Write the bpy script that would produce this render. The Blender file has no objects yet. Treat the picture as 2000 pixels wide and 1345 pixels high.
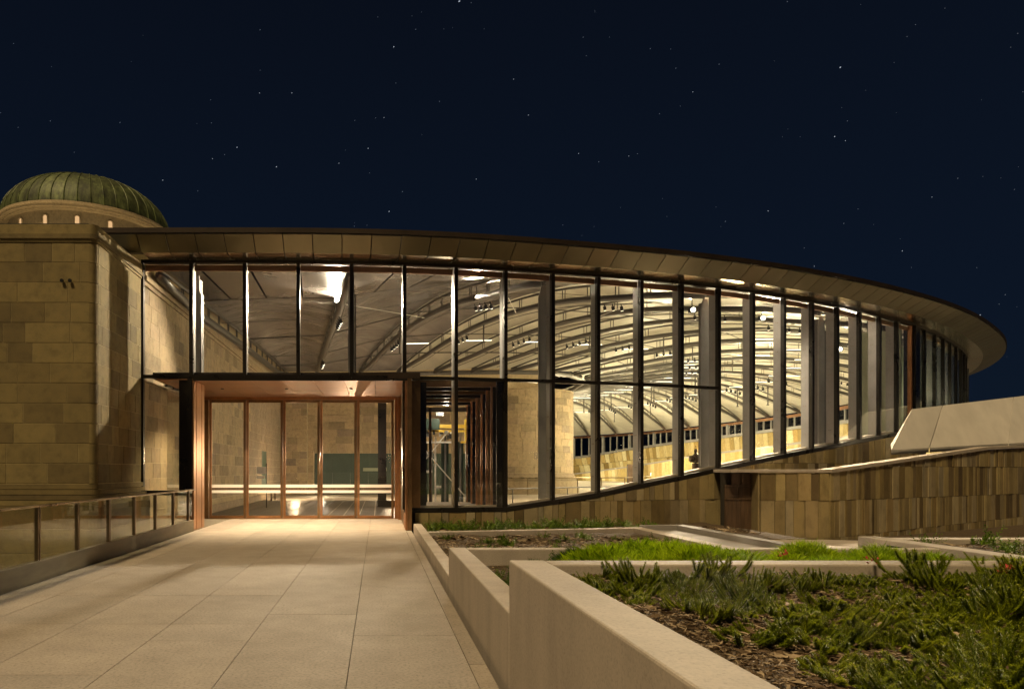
import bpy, math, random
from math import sin, cos, pi, sqrt, radians, atan2
from mathutils import Vector, Matrix
random.seed(7)
S = bpy.context.scene
COL = S.collection

# ------------------------------------------------------------------ camera
cam = bpy.data.cameras.new('camera'); camo = bpy.data.objects.new('camera', cam); COL.objects.link(camo)
camo.location = (0, 0, 1.6); camo.rotation_euler = (radians(90), 0, 0)
cam.sensor_width = 36; cam.lens = 24.0
cam.shift_x = 0.131; cam.shift_y = 0.1228
cam.clip_start = 0.05; cam.clip_end = 6000
S.camera = camo

# ------------------------------------------------------------------ world (clear night sky)
W = bpy.data.worlds.new('World'); S.world = W; W.use_nodes = True
nt = W.node_tree; nt.nodes.clear()
wo = nt.nodes.new('ShaderNodeOutputWorld'); bg = nt.nodes.new('ShaderNodeBackground')
geo = nt.nodes.new('ShaderNodeTexCoord'); sx = nt.nodes.new('ShaderNodeSeparateXYZ')
cr = nt.nodes.new('ShaderNodeValToRGB')
cr.color_ramp.elements[0].position = 0.0; cr.color_ramp.elements[0].color = (.0040, .0084, .0172, 1)
cr.color_ramp.elements[1].position = 0.6; cr.color_ramp.elements[1].color = (.0025, .0042, .0092, 1)
e = cr.color_ramp.elements.new(0.18); e.color = (.0034, .0070, .0158, 1)
nt.links.new(geo.outputs['Generated'], sx.inputs[0]); nt.links.new(sx.outputs['Z'], cr.inputs[0])
nt.links.new(cr.outputs[0], bg.inputs['Color']); bg.inputs['Strength'].default_value = 1.0
nt.links.new(bg.outputs[0], wo.inputs['Surface'])

# ------------------------------------------------------------------ town glow / distant floodlighting as one weak warm sun
sd = bpy.data.lights.new('sun', 'SUN'); so = bpy.data.objects.new('sun', sd); COL.objects.link(so)
sd.energy = 2.45; sd.angle = radians(8); sd.color = (1.0, .75, .40)
so.rotation_euler = Vector((.29, .43, -.85)).to_track_quat('-Z', 'Y').to_euler()
V = S.view_settings
V.view_transform = 'Standard'; V.look = 'None'; V.gamma = 1; V.exposure = 0.14; V.use_curve_mapping = False
S.render.engine = 'CYCLES'

# ------------------------------------------------------------------ materials
def nodes(name):
    m = bpy.data.materials.new(name); m.use_nodes = True
    t = m.node_tree; b = t.nodes['Principled BSDF']
    return m, t, b
def mix(t, fac, a, b, typ='MIX'):
    n = t.nodes.new('ShaderNodeMix'); n.data_type = 'RGBA'; n.blend_type = typ
    for s, v in ((n.inputs[0], fac), (n.inputs[6], a), (n.inputs[7], b)):
        if hasattr(v, 'is_output') or isinstance(v, bpy.types.NodeSocket): t.links.new(v, s)
        elif isinstance(v, (int, float)): s.default_value = v
        else: s.default_value = (*v, 1) if len(v) == 3 else v
    return n.outputs[2]
def noise(t, scale, detail=4, rough=.6, coord='Object', stretch=None, dist=0):
    tc = t.nodes.new('ShaderNodeNewGeometry') if coord == 'World' else t.nodes.new('ShaderNodeTexCoord')
    out = tc.outputs['Position'] if coord == 'World' else tc.outputs['Object']
    if stretch:
        mp = t.nodes.new('ShaderNodeMapping'); mp.inputs['Scale'].default_value = stretch
        t.links.new(out, mp.inputs[0]); out = mp.outputs[0]
    n = t.nodes.new('ShaderNodeTexNoise'); n.inputs['Scale'].default_value = scale
    n.inputs['Detail'].default_value = detail; n.inputs['Roughness'].default_value = rough
    n.inputs['Distortion'].default_value = dist
    t.links.new(out, n.inputs['Vector']); return n.outputs['Fac']
def ramp(t, fac, stops, interp='LINEAR'):
    r = t.nodes.new('ShaderNodeValToRGB'); r.color_ramp.interpolation = interp
    el = r.color_ramp.elements
    while len(el) > 1: el.remove(el[-1])
    el[0].position = stops[0][0]; c = stops[0][1]; el[0].color = (*c, 1) if len(c) == 3 else c
    for p, c in stops[1:]:
        k = el.new(p); k.color = (*c, 1)
    t.links.new(fac, r.inputs[0]); return r.outputs[0]
def bump(t, b, h, strength=.3, dist=.02):
    n = t.nodes.new('ShaderNodeBump'); n.inputs['Strength'].default_value = strength; n.inputs['Distance'].default_value = dist
    t.links.new(h, n.inputs['Height']); t.links.new(n.outputs[0], b.inputs['Normal'])
def simple(name, col, rough=.5, metal=0, var=.0, scale=3, bmp=0, stretch=None, coord='World', spec=None):
    m, t, b = nodes(name)
    b.inputs['Roughness'].default_value = rough; b.inputs['Metallic'].default_value = metal
    if spec is not None: b.inputs['Specular IOR Level'].default_value = spec
    if var > 0 or bmp > 0:
        n = noise(t, scale, coord=coord, stretch=stretch)
        if var > 0:
            lo = tuple(c * (1 - var) for c in col); hi = tuple(min(1, c * (1 + var)) for c in col)
            t.links.new(ramp(t, n, [(.3, lo), (.7, hi)]), b.inputs['Base Color'])
        else: b.inputs['Base Color'].default_value = (*col, 1)
        if bmp > 0: bump(t, b, n, bmp)
    else: b.inputs['Base Color'].default_value = (*col, 1)
    return m
def objrand(t):
    return t.nodes.new('ShaderNodeObjectInfo').outputs['Random']
def stone_mat(name, stops, rough=.85, spots=True, vein=None, scale=5):
    m, t, b = nodes(name)
    base = ramp(t, objrand(t), stops, 'LINEAR')
    n1 = noise(t, scale, 6, .65, 'World', stretch=vein)
    c = mix(t, .75, base, ramp(t, n1, [(.25, (.55, .52, .48)), (.5, (1, 1, 1)), (.8, (1.25, 1.18, 1.05))]), 'MULTIPLY')
    n2 = noise(t, 1.1, 3, .6, 'World')
    c = mix(t, .5, c, ramp(t, n2, [(.3, (.72, .72, .7)), (.65, (1.12, 1.1, 1.05))]), 'MULTIPLY')
    n3 = noise(t, 60, 3, .7, 'World')
    if spots: c = mix(t, .5, c, ramp(t, n3, [(.34, (.45, .42, .38)), (.44, (1, 1, 1))]), 'MULTIPLY')
    t.links.new(c, b.inputs['Base Color']); b.inputs['Roughness'].default_value = rough
    ad = t.nodes.new('ShaderNodeMath'); ad.operation = 'ADD'; t.links.new(n1, ad.inputs[0]); t.links.new(n3, ad.inputs[1])
    bump(t, b, ad.outputs[0], .35, .02)
    return m
M = {}
M['sandstone'] = stone_mat('sandstone', [(0, (.24, .185, .115)), (.3, (.34, .265, .165)), (.6, (.40, .305, .185)), (.85, (.37, .28, .18)), (1, (.22, .17, .125))])
M['sandstone_out'] = stone_mat('weathered_sandstone', [(0, (.135, .10, .042)), (.2, (.20, .15, .060)), (.5, (.235, .18, .072)), (.8, (.26, .20, .082)), (1, (.16, .12, .05))])
M['mortar'] = simple('mortar', (.46, .37, .24), .9, var=.15, scale=8)
M['mortar_out'] = simple('old_mortar', (.36, .29, .15), .9, var=.2, scale=8)
M['strip'] = stone_mat('split_stone', [(0, (.11, .075, .035)), (.12, (.22, .16, .06)), (.27, (.38, .30, .14)), (.4, (.23, .175, .085)), (.55, (.44, .365, .22)), (.68, (.31, .215, .08)), (.8, (.36, .31, .21)), (.9, (.18, .13, .06)), (1, (.39, .305, .14))], rough=.8, spots=True, vein=(1, 1, .4), scale=4)
M['gold'] = stone_mat('honey_stone', [(0, (.25, .17, .05)), (.25, (.46, .35, .14)), (.5, (.60, .49, .25)), (.75, (.40, .27, .085)), (1, (.70, .62, .38))], spots=False)
M['joint'] = simple('dark_joint', (.035, .028, .02), .9)
def concrete(name, col, sc=2.0, speck=.5, stain=.25, sp=90, st=None):
    m, t, b = nodes(name)
    n1 = noise(t, sc, 5, .6, 'World', stretch=st); n2 = noise(t, sp, 4, .75, 'World'); n3 = noise(t, .5, 3, .5, 'World')
    c = ramp(t, n1, [(.25, tuple(x * (1 - stain) for x in col)), (.7, tuple(x * 1.1 for x in col))])
    c = mix(t, speck, c, ramp(t, n2, [(.30, (.42, .40, .38)), (.47, (.98, .98, .98)), (.72, (1.3, 1.27, 1.22))]), 'MULTIPLY')
    c = mix(t, .45, c, ramp(t, n3, [(.35, (.88, .86, .85)), (.6, (1.04, 1.04, 1.04))]), 'MULTIPLY')
    c = mix(t, .5, c, ramp(t, objrand(t), [(0, (.82, .82, .82)), (1, (1.12, 1.1, 1.08))]), 'MULTIPLY')
    t.links.new(c, b.inputs['Base Color']); b.inputs['Roughness'].default_value = .75
    bump(t, b, n2, .15, .005); return m
M['paving'] = concrete('paving_concrete', (.315, .27, .225), 2.5, .85, .16, 38)
M['concrete'] = concrete('cast_concrete', (.45, .39, .33), 2.2, .4, .24, 60, (1, 1, .3))
M['precast'] = concrete('white_precast', (.68, .64, .58), .9, .12, .14)
M['kerb'] = simple('bronze_kerb', (.15, .12, .07), .5, .3, .35, 1.5, .0, stretch=(1, .6, 3))
M['greyslab'] = concrete('grey_slab', (.27, .25, .23), 1.2, .2, .12)
def metal(name, col, rough, metalv=1, var=.25, sc=1.5, objv=0.0, rv=.12):
    m, t, b = nodes(name); n = noise(t, sc, 5, .65, 'World', dist=.6)
    c = ramp(t, n, [(.3, tuple(x * (1 - var) for x in col)), (.7, tuple(min(1, x * (1 + var)) for x in col))])
    if objv: c = mix(t, objv, c, ramp(t, objrand(t), [(0, (.55, .55, .55)), (.5, (.95, .92, .9)), (.8, (1.15, 1.0, .9)), (1, (1.3, .85, .65))]), 'MULTIPLY')
    t.links.new(c, b.inputs['Base Color']); b.inputs['Metallic'].default_value = metalv
    mr = t.nodes.new('ShaderNodeMapRange'); mr.inputs['To Min'].default_value = max(.02, rough - rv); mr.inputs['To Max'].default_value = rough + rv
    t.links.new(n, mr.inputs[0]); t.links.new(mr.outputs[0], b.inputs['Roughness']); return m
M['copper'] = metal('copper', (.50, .265, .135), .34)
M['coppersoffit'] = metal('copper_ceiling', (.36, .19, .10), .5, .8, .15)
M['brass'] = metal('dark_brass', (.30, .185, .095), .35)
M['soffit'] = metal('bronze_sheet', (.66, .58, .44), .24, .92, .10, .8, .3, .07)
M['fascia'] = metal('bronze_fascia', (.235, .215, .15), .32, .88, .14, .5, .2, .1)
M['roofing'] = metal('roof_edge', (.035, .023, .015), .55, .5)
M['frame'] = metal('black_frame', (.022, .018, .014), .3, .4)
M['steel'] = simple('grey_steel', (.25, .238, .225), .38, .2, .12, 2)
M['rib'] = simple('rib_steel', (.11, .102, .095), .38, .3, .1, 2)
M['dark'] = simple('black_plastic', (.015, .015, .015), .5)
M['rail'] = metal('bronze_rail', (.21, .155, .095), .3, 1)
M['white'] = simple('white_sticker', (.80, .76, .70), .6)
M['green'] = simple('dark_green_panel', (.035, .058, .040), .55, 0, .2, 1)
M['palegreen'] = simple('pale_green_wall', (.30, .33, .24), .8, 0, .1, 1)
M['yellow'] = simple('yellow_paint', (.75, .48, .05), .45)
M['timber'] = simple('brown_timber', (.085, .048, .025), .6, 0, .35, 6, .2, stretch=(3, 3, .3))
M['slate'] = simple('slate', (.075, .068, .062), .38, 0, .3, 3)
M['bronze'] = simple('bronze_statue', (.10, .075, .05), .35, .8, .3, 8)
M['lamp_black'] = M['dark']
def patina():
    m, t, b = nodes('green_copper')
    n = noise(t, 2.4, 6, .7, 'World', stretch=(1, 1, .35)); n2 = noise(t, .9, 3, .6, 'World', stretch=(1, 1, .3))
    c = ramp(t, n, [(.33, (.03, .036, .014)), (.5, (.085, .105, .037)), (.66, (.165, .195, .08))])
    c = mix(t, .8, c, ramp(t, n2, [(.35, (.45, .42, .35)), (.6, (1.2, 1.2, 1.1))]), 'MULTIPLY')
    c = mix(t, .7, c, ramp(t, objrand(t), [(0, (.45, .45, .4)), (1, (1.25, 1.25, 1.2))]), 'MULTIPLY')
    t.links.new(c, b.inputs['Base Color']); b.inputs['Roughness'].default_value = .6; b.inputs['Metallic'].default_value = .1
    bump(t, b, n, .3); return m
M['patina'] = patina()
def fabric(name, ca, cb, rg, bs):
    m, t, b = nodes(name)
    n = noise(t, .35, 3, .5, 'World', dist=1.2); n2 = noise(t, 3, 3, .5, 'World')
    t.links.new(ramp(t, n, [(.3, ca), (.7, cb)]), b.inputs['Base Color'])
    b.inputs['Roughness'].default_value = rg
    bump(t, b, n, bs, .25); return m
M['fabric'] = fabric('ceiling_membrane', (.44, .42, .36), (.60, .57, .48), .32, .6)
M['fabricdark'] = fabric('sky_toned_membrane', (.22, .20, .195), (.33, .305, .295), .2, 1.0)  # dark sky showing in the clear left cushions is put into this colour
M['ceilpanel'] = metal('ceiling_panel', (.24, .215, .205), .26, .45, .12, .4)
def glassmat(name, tint=(1, 1, 1), ior=1.45, rough=0.0):
    m = bpy.data.materials.new(name); m.use_nodes = True; t = m.node_tree; t.nodes.clear()
    o = t.nodes.new('ShaderNodeOutputMaterial'); mx = t.nodes.new('ShaderNodeMixShader')
    tr = t.nodes.new('ShaderNodeBsdfTransparent'); gl = t.nodes.new('ShaderNodeBsdfGlossy'); fr = t.nodes.new('ShaderNodeFresnel')
    tr.inputs[0].default_value = (*tint, 1); gl.inputs['Roughness'].default_value = rough; 
    ge = t.nodes.new('ShaderNodeNewGeometry'); mr = t.nodes.new('ShaderNodeMapRange'); mr.inputs['To Min'].default_value = ior; mr.inputs['To Max'].default_value = 1 / ior
    t.links.new(ge.outputs['Backfacing'], mr.inputs[0]); t.links.new(mr.outputs[0], fr.inputs[0])
    t.links.new(fr.outputs[0], mx.inputs[0]); t.links.new(tr.outputs[0], mx.inputs[1]); t.links.new(gl.outputs[0], mx.inputs[2])
    t.links.new(mx.outputs[0], o.inputs[0]); return m
M['glass'] = glassmat('glass', (.96, .965, .95))
M['railglass'] = glassmat('rail_glass', (.92, .95, .90), 1.45)
M['darkglass'] = glassmat('dark_glass', (.25, .25, .27), 1.5)
def emit(name, col, st):
    m, t, b = nodes(name); b.inputs['Base Color'].default_value = (0, 0, 0, 1)
    b.inputs['Emission Color'].default_value = (*col, 1); b.inputs['Emission Strength'].default_value = st; return m
M['lens'] = emit('flood_lens', (1, .9, .7), 45)
M['spotlens'] = emit('spot_lens', (1, .93, .75), 7)
M['strip_emit'] = emit('strip_tube', (1, .93, .75), 3)
M['winlit'] = emit('lit_window', (1, .60, .28), .7)
M['marker'] = emit('marker_lens', (1, .9, .75), 1.3)
M['star'] = emit('star_light', (.75, .85, 1), .55)
M['star2'] = emit('faint_star_light', (.6, .75, 1), .14)
def leafmat(name, a, b_, trans=.3):
    m, t, b = nodes(name)
    isl = t.nodes.new('ShaderNodeNewGeometry').outputs['Random Per Island']
    n = noise(t, 3, 3, .6, 'World')
    c = ramp(t, n, [(.3, a), (.7, b_)])
    c = mix(t, .85, c, ramp(t, isl, [(0, (.45, .5, .4)), (.6, (1.0, 1.0, .9)), (1, (1.55, 1.4, 1.2))]), 'MULTIPLY')
    c = mix(t, .5, c, ramp(t, objrand(t), [(0, (.75, .8, .7)), (1, (1.2, 1.1, 1))]), 'MULTIPLY')
    t.links.new(c, b.inputs['Base Color']); b.inputs['Roughness'].default_value = .5
    b.inputs['Specular IOR Level'].default_value = .25
    tr = t.nodes.new('ShaderNodeBsdfTranslucent'); t.links.new(c, tr.inputs[0]); mx = t.nodes.new('ShaderNodeMixShader'); mx.inputs[0].default_value = trans
    o = t.nodes['Material Output']; t.links.new(b.outputs[0], mx.inputs[1]); t.links.new(tr.outputs[0], mx.inputs[2]); t.links.new(mx.outputs[0], o.inputs[0])
    return m
M['needle'] = leafmat('needle_leaf', (.17, .225, .008), (.33, .385, .018))
M['grass'] = leafmat('bright_grass', (.24, .40, .008), (.45, .60, .015))
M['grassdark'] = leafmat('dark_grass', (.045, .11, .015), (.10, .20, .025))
M['weed'] = leafmat('ground_plant', (.08, .15, .012), (.18, .27, .03))
M['stem'] = simple('woody_stem', (.10, .065, .035), .8, 0, .3, 20)
M['flower'] = simple('red_flower', (.45, .04, .03), .6)
def mulch():
    m, t, b = nodes('mulch_soil'); n = noise(t, 14, 8, .75, 'World'); n2 = noise(t, 45, 4, .7, 'World', stretch=(1, .35, 1))
    c = ramp(t, n, [(.3, (.03, .02, .011)), (.55, (.085, .058, .03)), (.8, (.20, .145, .085))])
    c = mix(t, .7, c, ramp(t, n2, [(.35, (.35, .32, .3)), (.7, (1.8, 1.7, 1.5))]), 'MULTIPLY')
    t.links.new(c, b.inputs['Base Color']); b.inputs['Roughness'].default_value = .95; bump(t, b, n2, .9, .03); return m
M['mulch'] = mulch()
M['chip1'] = simple('bark_chip_dark', (.11, .07, .036), .9, 0, .5, 20)
M['chip2'] = simple('bark_chip_pale', (.36, .27, .17), .85, 0, .4, 20)

# ------------------------------------------------------------------ mesh helpers
class MB:
    def __init__(s): s.v = []; s.f = []; s.mi = []; s.cur = 0
    def face(s, *pts):
        i = len(s.v); s.v += [tuple(p) for p in pts]; s.f.append(tuple(range(i, i + len(pts)))); s.mi.append(s.cur)
    def hexa(s, b, t):          # bottom 4, top 4 (ccw from above)
        i = len(s.v); s.v += [tuple(p) for p in b] + [tuple(p) for p in t]
        for q in ((3, 2, 1, 0), (4, 5, 6, 7), (0, 1, 5, 4), (1, 2, 6, 5), (2, 3, 7, 6), (3, 0, 4, 7)):
            s.f.append(tuple(i + k for k in q)); s.mi.append(s.cur)
    def box(s, x0, x1, y0, y1, z0, z1):
        s.hexa([(x0, y0, z0), (x1, y0, z0), (x1, y1, z0), (x0, y1, z0)], [(x0, y0, z1), (x1, y0, z1), (x1, y1, z1), (x0, y1, z1)])
    def obox(s, c, u, n, w, d, z0, z1):    # oriented box: centre c (2d), tangent u, normal n, width w, depth d
        P = []
        for a, b in ((-1, -1), (1, -1), (1, 1), (-1, 1)):
            P.append((c[0] + u[0] * a * w / 2 - n[0] * b * d / 2, c[1] + u[1] * a * w / 2 - n[1] * b * d / 2))
        z1s = z1 if isinstance(z1, (list, tuple)) else [z1] * 4
        z0s = z0 if isinstance(z0, (list, tuple)) else [z0] * 4
        s.hexa([(*P[k], z0s[k]) for k in range(4)], [(*P[k], z1s[k]) for k in range(4)])
    def tube(s, pts, r, n=6, cap=True):
        pts = [Vector(p) for p in pts]; i0 = len(s.v); k = len(pts)
        for j, p in enumerate(pts):
            d = (pts[min(j + 1, k - 1)] - pts[max(j - 1, 0)]).normalized()
            up = Vector((0, 0, 1)) if abs(d.z) < .95 else Vector((1, 0, 0))
            a = d.cross(up).normalized(); b = d.cross(a)
            rr = r[j] if isinstance(r, (list, tuple)) else r
            for q in range(n):
                an = 2 * pi * q / n; s.v.append(tuple(p + a * cos(an) * rr + b * sin(an) * rr))
        for j in range(k - 1):
            for q in range(n):
                q2 = (q + 1) % n
                s.f.append((i0 + j * n + q, i0 + j * n + q2, i0 + (j + 1) * n + q2, i0 + (j + 1) * n + q)); s.mi.append(s.cur)
        if cap:
            s.f.append(tuple(i0 + q for q in range(n))[::-1]); s.mi.append(s.cur)
            s.f.append(tuple(i0 + (k - 1) * n + q for q in range(n))); s.mi.append(s.cur)
    def lathe(s, prof, c=(0, 0), n=48, a0=0, a1=2 * pi):
        i0 = len(s.v); full = abs(a1 - a0 - 2 * pi) < 1e-6; m = n if full else n + 1
        for j in range(m):
            a = a0 + (a1 - a0) * j / n
            for r, z in prof: s.v.append((c[0] + r * cos(a), c[1] + r * sin(a), z))
        L = len(prof)
        for j in range(n):
            j2 = (j + 1) % m
            for q in range(L - 1):
                s.f.append((i0 + j * L + q, i0 + j2 * L + q, i0 + j2 * L + q + 1, i0 + j * L + q + 1)); s.mi.append(s.cur)
    def prism(s, poly, z0, z1):
        i = len(s.v); n = len(poly)
        z0 = z0 if isinstance(z0, (list, tuple)) else [z0] * n; z1 = z1 if isinstance(z1, (list, tuple)) else [z1] * n
        s.v += [(p[0], p[1], z0[k]) for k, p in enumerate(poly)] + [(p[0], p[1], z1[k]) for k, p in enumerate(poly)]
        s.f.append(tuple(i + k for k in range(n))[::-1]); s.f.append(tuple(i + n + k for k in range(n))); s.mi += [s.cur] * 2
        for k in range(n):
            k2 = (k + 1) % n; s.f.append((i + k, i + k2, i + n + k2, i + n + k)); s.mi.append(s.cur)
    def mesh(s, name, mats, smooth=False):
        me = bpy.data.meshes.new(name); me.from_pydata(s.v, [], s.f)
        for m in (mats if isinstance(mats, (list, tuple)) else [mats]): me.materials.append(M[m] if isinstance(m, str) else m)
        if any(s.mi): me.polygons.foreach_set('material_index', s.mi)
        if smooth: me.polygons.foreach_set('use_smooth', [True] * len(me.polygons))
        me.update(); return me
    def build(s, name, mats, parent=None, smooth=False, **kw):
        return link(name, s.mesh(name, mats, smooth), parent, **kw)
def link(name, me, parent=None, loc=None, rot=None, scale=None, **kw):
    o = bpy.data.objects.new(name, me); COL.objects.link(o)
    if parent is not None: o.parent = parent
    if loc is not None: o.location = loc
    if rot is not None: o.rotation_euler = rot
    if scale is not None: o.scale = scale
    for k, v in kw.items(): o[k] = v
    return o
def thing(name, label, cat, loc=(0, 0, 0), group=None, rz=0):
    o = bpy.data.objects.new(name, None); COL.objects.link(o); o.location = loc; o.rotation_euler[2] = rz
    o.empty_display_size = .2; o['label'] = label; o['category'] = cat
    if group: o['group'] = group
    return o
def tag(o, label, cat, group=None):
    o['label'] = label; o['category'] = cat
    if group: o['group'] = group
    return o
def bevel(o, w=.01, seg=2):
    m = o.modifiers.new('bevel', 'BEVEL'); m.width = w; m.segments = seg; m.limit_method = 'ANGLE'; return o
# a unit block with chamfered front edges: x 0..1 along wall, y 0..-1 outwards, z 0..1
_unit = {}
def unit_block(mat):
    if mat in _unit: return _unit[mat]
    m = MB(); c = .012
    m.hexa([(0, 0, 0), (1, 0, 0), (1, -.7, 0), (0, -.7, 0)][::-1], [(0, 0, 1), (1, 0, 1), (1, -.7, 1), (0, -.7, 1)][::-1])
    m.v = []; m.f = []; m.mi = []
    B = [(0, 0, 0), (1, 0, 0), (1, 0, 1), (0, 0, 1)]; Mi = [(0, -.75, 0), (1, -.75, 0), (1, -.75, 1), (0, -.75, 1)]
    F = [(c, -1, c * 1.8), (1 - c, -1, c * 1.8), (1 - c, -1, 1 - c * 1.8), (c, -1, 1 - c * 1.8)]
    m.v = B + Mi + F
    m.f = [(8, 9, 10, 11)] + [(k, (k + 1) % 4, 4 + (k + 1) % 4, 4 + k) for k in range(4)] + [(4 + k, 4 + (k + 1) % 4, 8 + (k + 1) % 4, 8 + k) for k in range(4)]
    m.mi = [0] * 9
    _unit[mat] = m.mesh('block_' + mat, mat); return _unit[mat]
def stone_wall(parent, ox, oy, ux, uy, length, z0, z1, ch, Lr, mat, name='stone', holes=(), limit=300, proud=.03, seed=1, gap=.008, near=None):
    """ashlar courses from (ox,oy) along (ux,uy); outward is to the right of the direction (uy,-ux)"""
    rnd = random.Random(seed); rz = atan2(uy, ux); rec = []
    n = max(1, round((z1 - z0) / ch)); h = (z1 - z0) / n
    for r in range(n):
        a = -rnd.uniform(0, Lr[0]) if r % 2 else 0
        za = z0 + r * h
        while a < length - .05:
            L = rnd.uniform(*Lr); b = min(a + L, length); a_ = max(a, 0)
            if length - b < .2: b = length
            seg = [(a_, b)]
            for (h0, h1, hz0, hz1) in holes:
                if za + h * .5 > hz0 and za + h * .5 < hz1:
                    ns = []
                    for (p, q) in seg:
                        if q <= h0 or p >= h1: ns.append((p, q))
                        else:
                            if p < h0 - .04: ns.append((p, h0))
                            if q > h1 + .04: ns.append((h1, q))
                    seg = ns
            for p, q in seg:
                if q - p > .03: rec.append((p, q, za))
            a = b
    if near is not None: rec.sort(key=lambda t: abs(t[0] - near))
    me = unit_block(mat)
    for p, q, za in rec[:limit]:
        link(name, me, parent, (ox + ux * (p + gap), oy + uy * (p + gap), za + gap * .8), (0, 0, rz), (q - p - gap, proud + rnd.uniform(0, .004), h - gap))
    if len(rec) > limit:
        mb = MB()
        for p, q, za in rec[limit:]:
            pr = proud + rnd.uniform(0, .008); nx, ny = uy, -ux
            P0 = (ox + ux * (p + gap), oy + uy * (p + gap)); P1 = (ox + ux * q, oy + uy * q)
            mb.hexa([(P0[0] + nx * pr, P0[1] + ny * pr, za + gap), (P1[0] + nx * pr, P1[1] + ny * pr, za + gap), (*P1, za + gap), (*P0, za + gap)],
                    [(P0[0] + nx * pr, P0[1] + ny * pr, za + h), (P1[0] + nx * pr, P1[1] + ny * pr, za + h), (*P1, za + h), (*P0, za + h)])
        mb.build('far_stones', mat, parent, kind='stuff')

# ------------------------------------------------------------------ plan curve of the glazed hall
CP = [(-6.35, 18.4), (-5, 18.4), (-2, 18.42), (0.8, 18.6), (3.58, 19.07), (7.63, 20.05), (10.35, 20.95), (12.9, 21.98), (15.7, 23.35), (18.3, 24.85),
      (20.6, 26.35), (22.8, 28), (24.8, 29.7), (28.6, 33.2), (33, 38.6), (36.6, 45), (39.2, 53), (40.6, 61), (41.3, 70), (41.2, 82), (40.2, 94), (37.4, 105), (32.5, 112.8), (25, 118), (15, 120.5)]
def catmull(P, k=16):
    out = []
    for i in range(len(P) - 1):
        p0 = Vector(P[max(i - 1, 0)]); p1 = Vector(P[i]); p2 = Vector(P[i + 1]); p3 = Vector(P[min(i + 2, len(P) - 1)])
        for j in range(k):
            t = j / k; out.append(.5 * ((2 * p1) + (p2 - p0) * t + (2 * p0 - 5 * p1 + 4 * p2 - p3) * t * t + (3 * p1 - p0 - 3 * p2 + p3) * t ** 3))
    out.append(Vector(P[-1])); return out
_c = catmull(CP)
for _ in range(60): _c = [_c[0]] + [(_c[i - 1] + _c[i] * 2 + _c[i + 1]) / 4 for i in range(1, len(_c) - 1)] + [_c[-1]]
_s = [0]
for i in range(1, len(_c)): _s.append(_s[-1] + (_c[i] - _c[i - 1]).length)
SEND = _s[-1]
import bisect
def cpt(s):
    s = max(0, min(SEND - 1e-6, s)); i = bisect.bisect_right(_s, s) - 1; t = (s - _s[i]) / (_s[i + 1] - _s[i])
    return _c[i].lerp(_c[i + 1], t)
def ctan(s): return (cpt(s + .3) - cpt(s - .3)).normalized()
def cnor(s): t = ctan(s); return Vector((t.y, -t.x))
def off(s, d):
    p = cpt(s) + cnor(s) * d; return (p.x, p.y)
def s_at_x(x):
    for i in range(len(_c)):
        if _c[i].x >= x: return _s[i]
    return SEND
def lerp(a, b, t): return a + (b - a) * t
def interp(x, T):
    if x <= T[0][0]: return T[0][1]
    for (a, va), (b, vb) in zip(T, T[1:]):
        if x <= b: return lerp(va, vb, (x - a) / (b - a))
    return T[-1][1]
MUL = [0, 1.33] + [1.33 + 1.437 * k for k in range(1, 80)]
def smul(k): return MUL[k]
SILL = [(-7, .54), (3.58, .54), (6.28, .9), (7.63, 1.16), (9, 1.38), (10.35, 1.63), (12.9, 2.06), (15.7, 2.48), (18.3, 2.84), (20.6, 3.15), (28, 4.1), (36, 5.3)]
def zsill(s):
    x = cpt(s).x; return interp(x, SILL)
HEAD = 7.15; TRANS = 4.12

# ================================================================== SETTING: ground, deck, garden
g = MB(); g.face((-1500, -1500, -3.0), (1500, -1500, -3.0), (1500, 1500, -3.0), (-1500, 1500, -3.0))
g.build('ground', concrete('ground_asphalt', (.09, .085, .08)), kind='structure')
deck = MB(); deck.box(-4.9, .90, -6, 22.6, -.35, -.03)
deck_o = deck.build('deck', 'joint', kind='structure')
rows = {(-4.86, -4.12): [8.74, 7.13, 5.35, 11.3], (-4.12, -3.14): [8.74, 7.13, 5.35, 11.3], (-3.14, -2.16): [8.74, 7.13, 5.35, 11.3], (-2.16, -1.22): [8.74, 7.13, 6.42, 12.6],
        (-1.22, -.236): [7.6, 5.54, 12.6], (-.236, .75): [7.59, 6.62, 11.8], (.75, .895): [9.33, 5.64, 12.4, 16]}
for (x0, x1), ys in rows.items():
    ys = sorted([-6, -2.5, .3, 2.6] + ys + [15.2, 18.15])
    if x1 < .76: ys += [22.6]
    for a, b in zip(ys, ys[1:]):
        m = MB(); jg = .0035; m.box(x0 + jg, x1 - jg, a + jg, b - jg, -.10, random.uniform(-.001, .001)); m.build('paving_slab', 'paving', deck_o)
# garden terrace (solid ground under the beds)
gt = MB(); gt.prism([(.985, -6), (40, -6), (40, 17), (24.6, 25.9), (13.1, 19.75), (10.2, 19.75), (10.2, 20.6), (.985, 18.4)], -3.1, -.45)
gt.build('garden_terrace', 'mulch', kind='structure')
ch = MB(); ch.box(.90, .985, -6, 18.2, -.5, -.16); ch.build('deck_edge_slot', 'greyslab', kind='structure')  # sunken grey strip between deck edge and planter wall

# ================================================================== GLAZED HALL
hall = thing('glass_hall', 'long curved glazed hall with dark mullions, bronze eave and arched ribs, lit yellow inside', 'building', (0, 0, 0))
def add(mb, name, mat, parent=hall, **k): return mb.build(name, mat, parent, **k)
K_LAST = 30
KP = 20           # pier
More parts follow.
